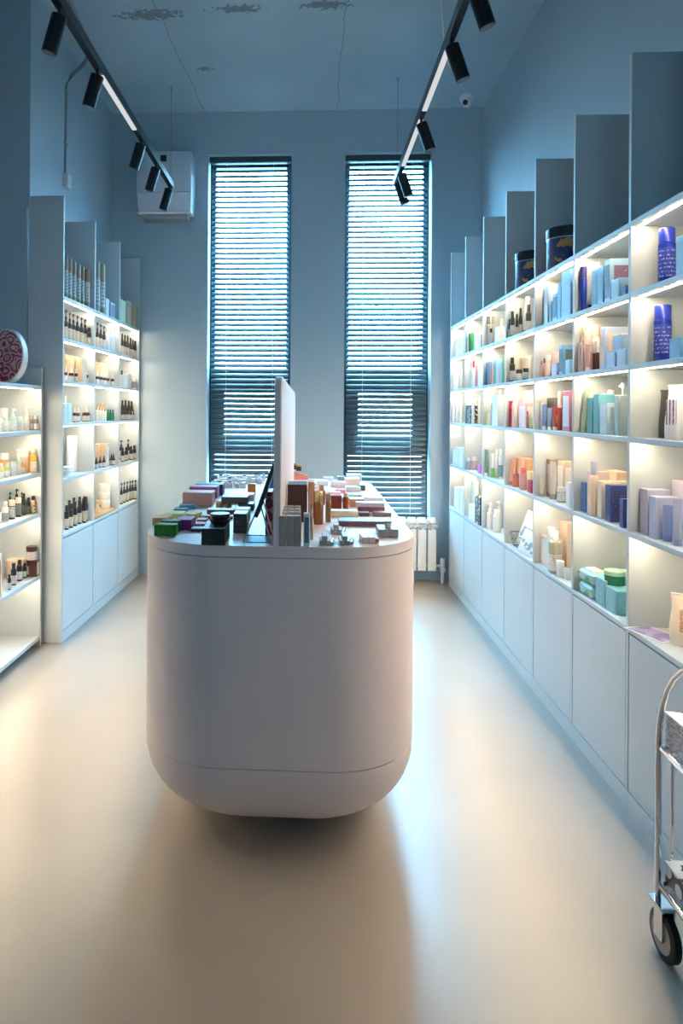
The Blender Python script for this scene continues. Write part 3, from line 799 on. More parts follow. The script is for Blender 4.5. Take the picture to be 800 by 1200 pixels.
R(4, 'tube', 631.5, 638, 556, 'small silver tube', (206, 200, 190), cap=(176, 168, 158), off=.07)
R(4, 'box', 637.6, 642.4, 539, 'brown and sand carton', (150, 124, 100), d=.08, lab=(214, 204, 190), ink=(150, 140, 124), off=.06)
R(4, 'tube', 643.5, 652, 541, 'tall silver squeeze tube', (202, 198, 190), cap=(150, 142, 132), off=.05, lab=(226, 226, 228))
R(4, 'box', 652.6, 660, 541, 'sand carton, left', (214, 190, 164), d=.07, off=.14, lab=(236, 228, 216), ink=(150, 130, 110))
R(4, 'box', 660.5, 668, 541, 'sand carton, right', (218, 196, 170), d=.07, off=.14, lab=(240, 234, 224), ink=(150, 130, 110))
R(4, 'jar', 653, 662.5, 571, 'squat taupe jar with white lid', (172, 160, 148), cap=(240, 236, 234), lab=(236, 232, 230), off=.05)
R(4, 'box', 663, 667.8, 566, 'small white box', (240, 236, 230), off=.015, d=.03)
R(4, 'tube', 594.5, 601.5, 538, 'blush squeeze tube leaning', (226, 164, 140), cap=(190, 120, 100), lean=.12, lab=(240, 208, 196))
R(4, 'box', 603.5, 609.5, 537, 'tall peach carton, left', (238, 184, 142), d=.07, off=.13)
R(4, 'box', 610, 615, 538, 'tall peach carton, right', (236, 178, 134), d=.07, off=.13)
R(4, 'jar', 600.5, 607.5, 555, 'dusty rose jar', (206, 120, 104), cap=(196, 110, 100), off=.045)
R(4, 'bottle', 608.5, 616.5, 548, 'plump pink bottle', (240, 172, 160), cap=(226, 120, 120), off=.045, lab=(244, 190, 178))
R(4, 'box', 617, 622, 553, 'small yellow carton', (240, 220, 160), d=.05, off=.1)
R(4, 'box', 617.5, 621.8, 563, 'small crimson carton', (190, 40, 60), d=.04, off=.015)
R(4, 'tube', 565.5, 570, 527, 'grey green tube', (120, 150, 130), off=.07)
R(4, 'tube', 570.6, 574.6, 530, 'white tube', (240, 240, 238), off=.06)
R(4, 'cyl', 575, 579.2, 531, 'white bottle with green base', (110, 184, 84), cap=(240, 240, 238), tilt=.62, off=.06)
R(4, 'oval', 579.6, 583.6, 527, 'white bottle, left of pair', (240, 240, 238), off=.08)
R(4, 'oval', 584.2, 588.4, 526, 'white bottle, right of pair', (236, 240, 240), off=.08, lab=(120, 160, 160))
R(4, 'jar', 546, 550.4, 536, 'pale blue jar with white lid', (160, 196, 216), off=.06)
R(4, 'jar', 551, 558.6, 535, 'pale pink jar with white lid', (226, 190, 196), off=.06)
R(4, 'box', 559.2, 563, 546, 'small violet carton', (190, 100, 190), off=.02, d=.04)
for a, b_, y, ds in ((529.5, 533, 526, 'far'), (533.4, 537.4, 525, 'centre'), (537.8, 542, 525, 'near')):
    R(4, 'box', a, b_, y, '%s white carton of three' % ds, (226, 234, 240), d=.08)

# --- lowest lit shelf
def lowest_items():
    z = shelf_z(5)
    # nearest bay: leaflet and gift pouch
    X, Y = on_plane_z(766, 743, z)
    r = link('leaflet', None); r.location = (X, Y, z)
    mk('paper_sheet', MB().box(-.052, .052, -.085, .085, 0, .0018), plain((240, 236, 240), .5), r)
    mk('printed_panel', MB().box(-.044, .044, -.075, .07, .0018, .0024), patterned((178, 170, 214), (150, 140, 190), 14, 'NOISE', .5, .5), r)
    r.rotation_euler = (0, 0, 0.35)
    tag(r, 'white leaflet with violet picture lying on lowest shelf, nearest right bay', 'leaflet')
    g = make('pouch', 'gift_pouch', .13, .06, .16, (240, 226, 206), lab=(244, 232, 220), ink=(216, 160, 120))
    X, Y = on_plane_z(803, 756, z)
    set_on(g, (X + .02, Y, z), -.5, 'cream gift pouch with peach pattern, lowest shelf, nearest right bay', 'pouch')
    def pack(X, Y, z, rz, label):
        r = link('wipes_pack', None)
        mk('pack_body', MB().loft([(0, .062, .032, 4), (.006, .074, .038, 4), (.038, .076, .04, 4), (.048, .064, .032, 4)], 24), patterned((150, 204, 204), (70, 150, 104), 5, 'NOISE', .3, .58), r)
        mk('flip_lid', MB().box(-.045, .045, -.024, .024, .0475, .054), plain((240, 240, 232), .35), r, bev=.003)
        f = MB().box(-.088, -.072, -.03, .03, .02, .024); mk('end_seal', f, plain((140, 196, 200), .3), r)
        f = MB().box(.072, .088, -.03, .03, .02, .024); mk('end_seal', f, plain((140, 196, 200), .3), r)
        set_on(r, (X, Y, z), rz, label, 'wipes pack', 'teal wipes packs in the second-nearest right bay')
    pack(XR + .05, 2.89, z, -PI / 2, 'lower teal wipes pack of the stack, lowest shelf, second-nearest right bay')
    pack(XR + .05, 2.89, z + .0555, -PI / 2 + .05, 'upper teal wipes pack of the stack, lowest shelf, second-nearest right bay')
    pack(XR + .17, 2.86, z, -PI / 2, 'bottom teal wipes pack at the back, lowest shelf, second-nearest right bay')
    pack(XR + .17, 2.86, z + .0555, -PI / 2 - .06, 'top teal wipes pack at the back, lowest shelf, second-nearest right bay')
    hb = .073
    R(5, 'box', 697.5, 708.5, 681, 'far teal carton under the jar', (120, 178, 184), off=.018, d=.07, lab=(126, 184, 190), ink=WH)
    R(5, 'box', 709, 722, 693, 'near teal carton under the jar', (122, 182, 188), off=.018, d=.075, lab=(128, 186, 190), ink=WH)
lowest_items()
J = R(5, 'jar', 709, 731, 668, 'wide green jar with pale lid on teal cartons', (30, 116, 88), cap=(160, 204, 170), off=.062, zb=shelf_z(5) + .0845, gloss=.15)
R(5, 'box', 629.5, 641, 632, 'pale square flask body carton', (222, 214, 200), d=.06, off=.06, lab=(236, 232, 222), ink=(180, 170, 156))
R(5, 'cyl', 641.5, 650, 618, 'white tall capped bottle at the back', (244, 240, 234), cap=(248, 246, 242), off=.17)
R(5, 'oval', 639.5, 652, 622, 'clear olive glass bottle with white cap', plain((178, 172, 148), .12, 0, .6), cap=(246, 244, 240), off=.055, lab=(230, 228, 220))
R(5, 'box', 654, 663, 614, 'large blush carton at the back', (228, 204, 184), off=.15, d=.1)
R(5, 'jar', 652, 660.5, 657, 'low white jar', (240, 236, 230), off=.045)
R(5, 'jar', 661, 667, 666, 'tiny white jar', (238, 236, 232), off=.04)
def wire_basket(X, Y, label):
    r = link('wire_basket', None); r.location = (X, Y, shelf_z(5))
    w, d, h = .10, .06, .075
    def loop(z, s): return [(-w * s, -d * s, z), (w * s, -d * s, z), (w * s, d * s, z), (-w * s, d * s, z), (-w * s, -d * s, z)]
    m = MB(); m.tube(loop(h, 1.0), .0025, 6); mk('basket_rim', m, M_BLACK, r)
    m = MB(); m.tube(loop(.003, .78), .002, 6); m.tube(loop(h * .5, .9), .0015, 6); mk('basket_hoop', m, M_BLACK, r)
    m = MB()
    for i in range(7):
        f = -1 + i / 3
        for sy in (-1, 1): m.tube([(f * w * .78, sy * d * .78, .003), (f * w, sy * d, h)], .0012, 5)
    for i in range(4):
        f = -1 + i * 2 / 3
        for sx in (-1, 1): m.tube([(sx * w * .78, f * d * .78, .003), (sx * w, f * d, h)], .0012, 5)
    mk('basket_wires', m, M_BLACK, r)
    r.rotation_euler = (0, 0, -PI / 2)
    tag(r, label, 'basket')
wire_basket(XR + .075, 3.86, 'black wire basket with cards, lowest shelf, middle right bay')
for i, (dy, c, ds, h) in enumerate(((.02, (226, 232, 226), 'tall pale leaning card in the wire basket', .20), (-.055, (214, 222, 226), 'smaller printed card leaning in front of the wire basket', .12))):
    r = link('greeting_card', None)
    mk('card_sheet', MB().box(-.07, .07, 0, .002, 0, h), plain(c, .5), r)
    mk('printed_panel', MB().box(-.06, .06, -.0006, 0, .012, h * .55), patterned((220, 230, 226), (120, 160, 180), 20, 'NOISE', .5, .5), r)
    set_on(r, (XR + (.055 if i == 0 else .012), 3.86 if i == 0 else 3.68, shelf_z(5) + .0095), -PI / 2 + .25, ds + ', middle right bay', 'card', None, tx=-.32, ty=.12)
R(5, 'pump', 569.5, 577, 589, 'far white pump bottle', (232, 228, 222), cap=(246, 244, 240), off=.06, lab=(240, 236, 230), ink=(210, 204, 196))
R(5, 'bottle', 577.6, 586, 597, 'front stout white bottle', (230, 226, 220), cap=(246, 244, 240), off=.05, lab=(240, 234, 226), ink=(210, 204, 196))
R(5, 'pump', 581, 587.5, 587, 'white pump bottle at the back', (240, 238, 234), cap=(246, 244, 240), off=.17)
R(5, 'box', 551, 555.5, 565, 'tall pale teal card carton', (190, 214, 208), off=.12, d=.03)
R(5, 'box', 548, 555, 594, 'low white carton, left', (242, 240, 236), off=.03, d=.06)
R(5, 'box', 555.6, 562.5, 597, 'low white carton, right', (240, 236, 230), off=.03, d=.06)
R(5, 'box', 556, 562, 583, 'small black and peach patterned carton', patterned((236, 200, 170), (50, 44, 42), 40, cut=.4), off=.11, d=.04)
for a, b_, y, ds in ((529.8, 533.6, 572, 'far'), (534, 538, 572, 'centre'), (538.4, 542, 572, 'near')):
    R(5, 'box', a, b_, y, '%s white carton of three' % ds, (238, 238, 240), d=.09)

# --- left bank
for i, (a, b_, y) in enumerate(((76, 79.6, 299), (80.4, 84.2, 303), (85, 89.3, 307), (90, 94.4, 310), (95, 98.8, 313))):
    L(0, 'cyl', a, b_, y, 'slim tall brown and white canister in a row', (206, 172, 142), cap=(190, 156, 130), lab=(240, 238, 232), tilt=.3)
L(0, 'cyl', 99.8, 106, 316, 'thicker brown and white canister at the row end', (206, 172, 142), cap=(190, 156, 130), lab=(240, 238, 232), tilt=.3)
L(0, 'cyl', 112.6, 117, 307, 'tall cream canister, left of pair', (214, 196, 170), cap=(206, 186, 158), lab=(236, 234, 228), tilt=.3)
L(0, 'cyl', 117.8, 123, 310, 'tall cream canister, right of pair', (196, 160, 128), cap=(200, 176, 146), lab=(236, 234, 228), tilt=.3)
L(0, 'box', 124, 128.6, 349, 'small white carton', (224, 226, 226), d=.05)
L(0, 'box', 130.8, 136, 354, 'small white carton with blue top', (206, 216, 228), d=.05, lab=(120, 144, 176), ink=(210, 220, 230))
L(0, 'box', 141.5, 147.8, 350, 'pale green carton', (206, 208, 184), d=.07, off=.02)
L(0, 'box', 148.4, 154.6, 351, 'kraft carton, centre', (196, 170, 136), d=.07, off=.02)
L(0, 'box', 155.4, 160.6, 355, 'kraft carton by the end panel', (186, 160, 126), d=.05, off=.012)
for i, (x, y) in enumerate(((77.4, 363), (81.8, 366), (86, 368), (90.6, 370), (95.4, 372), (100.8, 374))):
    L(1, 'pump', x - 2.3, x + 2.3, y, 'dark pump bottle with white label in a row', DK, cap=(20, 20, 22), lab=(206, 200, 190), ink=(60, 58, 56))
L(1, 'bottle', 104, 108.4, 384, 'dark capped bottle at the row end', DK, cap=(26, 26, 28), lab=(206, 200, 190))
for i, (x, y) in enumerate(((114, 378), (118, 380), (121.8, 382))):
    L(1, 'pump', x - 1.9, x + 1.9, y, 'dark brown pump bottle of three', (52, 32, 24), cap=(24, 22, 22), lab=(220, 214, 204))
L(1, 'bottle', 124.4, 128.8, 382, 'white slim bottle', (226, 232, 238), cap=(222, 226, 230))
L(1, 'bottle', 130, 136, 384, 'white broad bottle', (222, 230, 238), cap=(214, 220, 228))
for i, (x, y) in enumerate(((143.2, 391), (146.4, 392.5), (149.6, 393.5), (152.8, 396), (155.6, 398), (158.4, 399.5))):
    L(1, 'bottle', x - 1.5, x + 1.5, y, 'small dark bottle of six', (44, 30, 26), cap=(22, 20, 20), lab=(206, 198, 188))
for i, (x, y) in enumerate(((79, 415), (84.2, 416), (89.2, 417.5), (94.4, 419), (99.6, 420))):
    L(2, 'box', x - 2.1, x + 2.1, y, 'beige carton behind brown bottles', (226, 200, 168), off=.13, d=.05, lab=(228, 204, 172), ink=(70, 56, 44))
for i, (a, b_, y) in enumerate(((75.5, 79, 430), (80.6, 86.4, 431), (87.2, 91, 431.5), (91.6, 96.4, 432), (97.4, 103.4, 433))):
    L(2, 'dropper', a, b_, y, 'amber bottle with white and blue label', AMB, cap=(236, 230, 222), lab=(232, 228, 220), ink=(50, 80, 170), off=.05)
for i, (x, y) in enumerate(((113.4, 423), (117.2, 424), (121, 425.4), (124.6, 426), (128.2, 427))):
    L(2, 'box', x - 1.6, x + 1.6, y, 'beige carton behind amber bottles', (226, 200, 168), off=.13, d=.05, lab=(228, 204, 172), ink=(70, 56, 44))
for i, (x, y) in enumerate(((114, 435), (118.2, 436), (122.4, 437), (126.4, 438), (132.6, 438.5))):
    L(2, 'dropper', x - 2, x + 2, y, 'amber bottle with white and blue label', AMB, cap=(236, 230, 222), lab=(232, 228, 220), ink=(50, 80, 170), off=.05)
L(2, 'bottle', 141.2, 144, 434, 'small black bottle', DK, cap=DK)
for i, (a, b_, y, c) in enumerate(((144.6, 149.4, 439, (238, 232, 220)), (149.8, 154, 438, (234, 228, 222)))):
    L(2, 'box', a, b_, y, '%s ivory carton' % ('far', 'near')[i - 1], c, d=.06)
L(2, 'jar', 154.6, 159.6, 443, 'white jar with dark band', (232, 228, 226), cap=(230, 228, 226), lab=(150, 140, 150))
for i, (a, b_) in enumerate(((75.4, 79.4), (79.8, 84.2))):
    L(3, 'box', a, b_, 482.5, '%s lower mint carton' % ('near', 'far')[i], (204, 222, 212), d=.06)
    L(3, 'box', a, b_, 472.5, '%s upper mint carton' % ('near', 'far')[i], (214, 228, 218), d=.06, zb=shelf_z(3) + .0555)
L(3, 'cyl', 75.6, 77.8, 464, 'ivory slim candle at the back', (240, 224, 200), off=.16)
for i, (x, y) in enumerate(((87.4, 477), (91.6, 477.6))):
    L(3, 'dropper', x - 2.1, x + 2.1, y, '%s small amber bottle of a pair' % ('near', 'far')[i], AMB, cap=(236, 230, 222), lab=(232, 228, 220), ink=(50, 80, 170))
L(3, 'dropper', 97, 105.4, 477, 'large amber bottle standing alone', AMB, cap=(236, 230, 222), lab=(232, 224, 212))
for i, (x, y) in enumerate(((113.4, 476), (116.6, 476.4), (119.8, 477), (123, 478))):
    L(3, 'bottle', x - 1.5, x + 1.5, y, 'small cream bottle with tan cap', (236, 232, 218), cap=(200, 160, 112), off=.05)
for i, (x, y) in enumerate(((114.8, 472), (118.4, 472.4), (121.8, 473))):
    L(3, 'bottle', x - 1.5, x + 1.5, y, 'cream bottle with tan cap in back row', (236, 232, 218), cap=(200, 160, 112), off=.15)
for i, x in enumerate((126.6, 129.4, 132.4)):
    L(3, 'bottle', x - 1.35, x + 1.35, 480, 'small green bottle of three', (24, 128, 96), cap=(24, 110, 84))
for i, (x, y) in enumerate(((143, 478), (146.4, 478), (149.8, 478), (153.2, 479), (156.6, 480))):
    L(3, 'bottle', x - 1.6, x + 1.6, y, 'dark bottle with pale label in front row', (40, 34, 32), cap=(24, 22, 22), lab=(214, 208, 198), off=.045)
for i, (x, y) in enumerate(((143.4, 469), (147, 469), (150.6, 469.5), (154.2, 470))):
    L(3, 'bottle', x - 1.6, x + 1.6, y, 'dark bottle with pale label in back row', (40, 34, 32), cap=(24, 22, 22), lab=(214, 208, 198), off=.15)
r = L(4, 'box', 82, 91.5, 511, 'white upright display card', (240, 240, 236), off=.11, d=.02, lab=(244, 244, 240), ink=(220, 218, 214))
for k in range(3):
    t = mk('folded_towel', MB().loft([(0, .052, .034, 5), (.006, .056, .038, 4), (.014, .056, .038, 4), (.02, .05, .032, 5)], 24), plain((240, 238, 234), .9))
    set_on(t, (XL0 - .046, 4.195, shelf_z(4) + .021 * k), PI / 2 + LA, 'white folded towel, %s of a stack, fourth shelf, nearest left bay' % ('bottom', 'middle', 'top')[k], 'towel')
for i, (x, y) in enumerate(((114, 521), (118, 520.6), (122, 520.2), (126, 520))):
    L(4, 'box', x - 1.8, x + 1.8, y, 'tan topped carton in back row', (224, 190, 154), off=.13, d=.05, lab=(232, 220, 200), ink=(120, 90, 66))
for i, (x, y) in enumerate(((113, 536), (117.4, 535), (121.8, 534), (126.2, 533), (130.6, 532), (134, 531.5))):
    L(4, 'dropper', x - 2.0, x + 1.8, y, 'amber bottle with blue label in front row', AMB, cap=(60, 50, 46), lab=(228, 224, 218), ink=(40, 70, 170), off=.045)
for i, (x, y) in enumerate(((142, 516), (150, 515))):
    L(4, 'pump', x - 2, x + 2, y, '%s dark pump bottle in back row' % ('near', 'far')[i], DK, cap=DK, off=.14, lab=(214, 208, 198))
for i, (x, y) in enumerate(((143.5, 525), (148, 524), (153.4, 523), (158, 522))):
    L(4, 'bottle', x - 2, x + 2, y, '%s dark bottle with pale label in front row' % ('nearest', 'second', 'third', 'farthest')[i], DK, cap=DK, off=.05, lab=(214, 208, 198))
for i, (x, y) in enumerate(((78, 592), (83, 590), (88, 587.6), (93, 585.6), (98, 583.6), (102.4, 582))):
    L(5, 'bottle', x - 2.4, x + 2.4, y, 'black tall bottle with cream label in front row', (24, 24, 30), cap=(34, 32, 32), lab=(222, 208, 184), off=.05)
for i, (x, y) in enumerate(((81, 586), (86.6, 583), (93.4, 582), (99, 581.4))):
    L(5, 'bottle', x - 2.2, x + 2.2, y, 'black tall bottle in back row', (24, 24, 30), cap=(40, 36, 34), lab=(222, 208, 184), off=.145)
tr = mk('wooden_tray', MB().box(-.26, .26, -.085, .085, 0, .014), surface('oiled_wood', (190, 138, 92), (212, 162, 112), 8, (.4, .5), .03), bev=.003)
set_on(tr, (XL0 + LSL * .84 - .088, 3.997 + 1.5 * WL + .008, shelf_z(5)), PI / 2 + LA, 'thin wooden tray under white jars, lowest shelf, middle left bay', 'tray')
TRZ = shelf_z(5) + .0145
def stack_jar(k, X, Y, zz, w, h, label):
    r = make('jar', 'candle_jar', w, w, h, (242, 234, 220), cap=(246, 242, 234), lab=(244, 236, 224), ink=(210, 190, 160))
    set_on(r, (X, Y, zz), PI / 2, label, 'jar')
Xj = XL0 + .015 - .115
for k in range(3):
    stack_jar(k, -1.532, 5.062, TRZ + .0605 * k, .088, .06, 'white wide candle jar, %s of the stack on the wooden tray' % ('bottom', 'middle', 'top')[k])
L(5, 'jar', 112.6, 118.6, 586, 'amber patterned jar on wooden tray', patterned((196, 130, 80), (240, 220, 190), 30), cap=(226, 190, 150), off=.05, zb=TRZ)
for i, (x, y) in enumerate(((142.2, 566), (145.6, 565), (149, 564.4), (152.4, 563.6), (155.6, 563), (158.6, 562.6))):
    L(5, 'pump', x - 1.6, x + 1.6, y, 'dark pump bottle with cream label of six', DK, cap=(22, 22, 22), lab=(222, 214, 200), off=.05)
# ------------------------------------------------------------------ low rack on the left
RX, RD, RY0, RY1 = -1.571, 0.262, 2.05, 3.955  # near half lies out of view, lengthened so its strips add warm fill
RZ = (1.536, 1.273, 1.024, 0.786, 0.420, 0.062)
rk = link('low_rack', None, loc=(RX - RD / 2, (RY0 + RY1) / 2, 0)); tag(rk, 'low pale grey open rack with lit shelves at the left edge', 'shelf unit')
lx0, lx1, ly0, ly1 = -RD / 2, RD / 2, (RY0 - RY1) / 2, (RY1 - RY0) / 2
for y in (ly1 - .02, -.01, ly0): mk('side_panel', MB().box(lx0, lx1, y, y + .02, 0, 1.640), M_LAM, rk, bev=.001, smooth=False)
mk('back_panel', MB().box(lx0, lx0 + .012, ly0 + .02, ly1 - .02, .05, 1.62), M_LAM, rk, smooth=False)
for k, z in enumerate(RZ):
    for y0, y1 in ((ly0 + .02, -.01), (.01, ly1 - .02)):
        mk('shelf', MB().box(lx0 + .012, lx1 - .004, y0, y1, z - .022, z), M_LAM, rk, bev=.001, smooth=False)
        if k < 5: mk('led_strip', MB().box(lx1 - .044, lx1 - .0365, y0 + .03, y1 - .03, z - .024, z - .0223), M_LED, rk, smooth=False)
for y in (ly1 - .09, ly0 + .09): mk('foot', MB().loft([(0, .02, .02, 2), (.04, .014, .014, 2)], 12, lx1 - .06, y), M_BLACK, rk)

def N(k, kind, a, b_, ytop, desc, col, off=.07, d=None, zb=None, **kw):
    z0 = RZ[k] + .0008 if zb is None else zb
    X = RX - off; px = (a + b_) / 2
    rr = ray(px, ytop + 10)[0]; Y = X / rr
    w = (b_ - a) / 800 * Y * 1.02; d = d or w
    Y = min(Y, RY1 - .024 - w / 2); X = min(RX - .006 - d / 2, Y * rr)
    h = min(max(.02, EYE + ray(px, ytop)[1] * Y - z0), (RZ[k - 1] - .04 - z0) if zb is None else 9)
    r = make(kind, NAMES[kind][0], w, d, h, col, **kw)
    return finish(r, kind, (X, Y, z0), PI / 2, '%s, %s of the low rack' % (desc, ('top', 'first shelf', 'second shelf', 'third shelf', 'fourth shelf', 'base')[k]))
N(1, 'jar', -5, 2.5, 490, 'white jar cut by the picture edge', WH, lab=(230, 236, 232))
N(1, 'bottle', 3, 10.5, 489, 'white short bottle', (236, 238, 232), cap=WH, lab=(240, 240, 236))
N(1, 'jar', 0, 9, 478, 'white jar at the back', WH, off=.17)
N(1, 'pump', 11, 19.5, 479, 'mint pump bottle', (190, 222, 210), cap=WH, lab=(236, 240, 236))
N(1, 'bottle', 20.2, 27.2, 488, 'pale aqua bottle', (196, 226, 220), cap=WH, lab=(236, 240, 236))
N(1, 'pump', 27.8, 34.6, 475, 'clear ivory spray bottle', (230, 228, 204), cap=WH, lab=(240, 240, 234))
N(1, 'bottle', 35.2, 39.4, 487, 'small brown labelled bottle, left', (170, 150, 140), cap=WH, lab=(236, 232, 230))
N(1, 'bottle', 40, 44.8, 487, 'small brown labelled bottle, right', (150, 130, 124), cap=WH, lab=(236, 232, 230))
N(2, 'bottle', -4, 4.6, 543, 'white and lime bottle cut by the edge', (206, 214, 150), cap=WH, lab=(240, 240, 238))
N(2, 'bottle', 5.2, 11.8, 542, 'olive bottle with white label', (190, 204, 130), cap=WH, lab=(240, 240, 236))
N(2, 'jar', 12.4, 18.6, 541, 'white tall jar', (224, 230, 220), cap=WH, lab=(238, 240, 238))
N(2, 'bottle', 19, 24.6, 532, 'tall white and sage bottle', (206, 222, 196), cap=WH, lab=(240, 242, 238))
N(2, 'bottle', 25, 29.6, 539, 'small orange bottle', (232, 164, 92), cap=WH, lab=(240, 236, 230))
N(2, 'bottle', 30, 34.6, 537, 'small peach bottle', (236, 196, 140), cap=WH, lab=(240, 236, 230))
N(2, 'bottle', 35.2, 43, 525, 'amber honey bottle', (236, 176, 84), cap=(240, 224, 196), lab=(238, 226, 206))
N(2, 'jar', 20, 34, 527, 'wide pale orange jar at the back', (236, 196, 150), cap=(242, 230, 214), off=.18)
N(2, 'jar', 0, 10, 531, 'orange jar at the back', (236, 170, 96), cap=WH, off=.18)
N(3, 'bottle', -6, 1.6, 596, 'white bottle cut by the edge', (232, 226, 214), cap=DK, lab=(236, 230, 224))
N(3, 'bottle', 2.4, 9.8, 588, 'white bottle with dark label', (236, 228, 220), cap=(226, 220, 214), lab=(120, 124, 120), ink=WH)
N(3, 'jar', 10.4, 17.6, 586, 'dark jar with pale lid, left', (44, 44, 44), cap=(226, 210, 186), lab=(190, 190, 184), ink=DK)
N(3, 'jar', 18.2, 24.8, 583, 'dark jar with pale lid, right', (40, 40, 42), cap=(226, 206, 180), lab=(120, 124, 120))
N(3, 'bottle', 25.4, 30.4, 578, 'dark slim bottle', (40, 38, 38), cap=(44, 40, 38), lab=(90, 96, 96))
N(3, 'bottle', 31, 35.4, 583, 'dark small bottle', (44, 40, 36), cap=(70, 60, 52), lab=(130, 120, 104))
N(3, 'bottle', 36, 42, 581, 'dark gold patterned bottle', patterned((70, 60, 46), (190, 176, 140), 60, cut=.4), cap=(50, 42, 36))
for i, (a, b_, y) in enumerate(((9.6, 14, 577), (16.6, 22.4, 573), (23.4, 27.6, 577))):
    N(3, 'pump', a, b_, y, '%s dark pump bottle at the back' % ('left', 'centre', 'right')[i], (48, 44, 40), cap=DK, off=.18)
fr = link('wood_faced_display', None)
mk('frame_body', MB().box(-.05, .05, -.03, .03, 0, .235), plain((240, 238, 234), .4), fr, bev=.003)
mk('wood_panel', MB().box(-.042, .042, -.0315, -.0295, .02, .205), surface('light_wood', (196, 150, 100), (214, 172, 122), 9), fr)
set_on(fr, (RX - .05, 3.40, RZ[4] + .0008), PI / 2 - .7, 'white boxy display with wooden face, fourth shelf of the low rack', 'display')
N(4, 'bottle', 9, 13, 673, 'small dark bottle by the white display', (30, 30, 40), cap=DK, lab=(228, 230, 236), off=.04)
N(4, 'bottle', 12.8, 19.2, 660, 'dark bottle with red printed label', (30, 30, 44), cap=DK, lab=(234, 230, 232), ink=(200, 40, 60), off=.06)
N(4, 'bottle', 19.6, 26, 656, 'dark bottle with green printed label', (30, 30, 44), cap=DK, lab=(228, 236, 230), ink=(80, 150, 120), off=.07)
N(4, 'bottle', 26.4, 31, 660, 'small dark bottle with mint label', (34, 30, 36), cap=DK, lab=(226, 234, 228), ink=(90, 160, 130), off=.07)
N(4, 'jar', 7, 28, 655, 'wide kraft round box at the back', (224, 196, 170), cap=(230, 206, 182), off=.18)
q = N(4, 'box', 36.4, 43, 656.5, 'brown and pink carton', (96, 56, 46), d=.05, off=.08, lab=(234, 208, 200), ink=(170, 110, 100))
N(4, 'jar', 31.4, 36, 657, 'brown jar with white label', (84, 46, 36), cap=(60, 36, 30), lab=(234, 224, 220), off=.06)
N(4, 'jar', 31, 43, 640, 'brown jar with dark lid on top of carton', (110, 62, 46), cap=(56, 34, 30), lab=(236, 222, 214), off=.09, zb=RZ[4] + .0008 + .0925)

# round gift box with roses on top of the rack
gb = link('round_gift_box', None)
def egg(scale, y):
    pts = []
    for i in range(40):
        t = 2 * PI * i / 40
        pts.append((scale * .118 * math.cos(t) * (1 - .10 * math.sin(t)), y, .148 + scale * .148 * math.sin(t)))
    return pts
m = MB(); m.rings([egg(.97, -.022), egg(1.0, -.018), egg(1.0, .022), egg(.96, .026)]); mk('box_rim', m, plain((232, 226, 224), .35), gb)
m = MB(); m.rings([egg(.95, -.0235), egg(.95, -.0215)]); mk('rose_face', m, patterned((186, 66, 80), (234, 178, 178), 17, 'ROSE', .35, .1), gb)
set_on(gb, (RX - .075, 3.62, RZ[0] + .001), -.25, 'round white rimmed gift box with red rose print on the low rack', 'gift box', None, tx=-.10)
rb = link('red_box', None)
mk('carton', MB().box(-.03, .03, -.02, .02, 0, .15), plain((206, 30, 40), .35), rb, bev=.002)
set_on(rb, (RX - .115, 3.445, RZ[0] + .001), .2, 'bright red carton in front of the rose gift box', 'box')

# ------------------------------------------------------------------ display island
IX0, IX1, IY0, IY1, ZI = -0.555, 0.358, 2.080, 4.170, 0.984
def rring(ins, z, r=0.29, n=12):
    x0, x1, y0, y1 = IX0 + ins, IX1 - ins, IY0 + ins, IY1 - ins
    rr = max(.09, r - ins * .55); P = []
    for cx, cy, a0 in ((x1 - rr, y1 - rr, 0), (x0 + rr, y1 - rr, PI / 2), (x0 + rr, y0 + rr, PI), (x1 - rr, y0 + rr, 1.5 * PI)):
        for i in range(n + 1):
            t = a0 + PI / 2 * i / n
            P.append((cx + rr * math.cos(t), cy + rr * math.sin(t), z))
    return P
isl = link('display_island', None, loc=(0, 0, 0)); tag(isl, 'white rounded display island with upright centre panel in mid shop', 'display island')
m = MB(); m.rings([rring(.0, ZI - .034), rring(0, ZI - .002), rring(.002, ZI)]); mk('island_top', m, M_ISL, isl)
m = MB(); m.rings([rring(.0, .302), rring(0, ZI - .0365)]); mk('island_body', m, M_ISL, isl)
R0 = []
for i in range(13):
    p = PI / 2 * i / 12
    R0.append(rring(.225 * (1 - math.cos(p)), .299 - .239 * math.sin(p)))
m = MB(); m.rings(R0[::-1]); mk('island_base_bowl', m, M_ISL, isl)
m = MB(); m.rings([rring(.02, .2985), rring(.02, .3025)]); m.rings([rring(.02, ZI - .037), rring(.02, ZI - .0335)]); mk('shadow_gap', m, M_BLACK, isl)
m = MB(); m.rings([rring(.30, 0.0), rring(.30, .0605)]); mk('island_plinth', m, M_BLACK, isl)
PX0, PX1, PZ = -0.107, -0.084, 1.508
def pprof(x, s=0.0):
    y0, y1, r = IY0 + .006 + s, IY1 - .006 - s, .085
    P = [(x, y0, ZI), (x, y1, ZI)]
    for cy, a0 in ((y1 - r, 0), (y0 + r, PI / 2)):
        for i in range(9):
            t = a0 + PI / 2 * i / 8
            P.append((x, cy + r * math.cos(t), PZ - s - r + r * math.sin(t)))
    return P
m = MB(); m.rings([pprof(PX0, .003), pprof(PX0 + .003), pprof(PX1 - .003), pprof(PX1, .003)]); mk('upright_panel', m, M_ISL, isl)

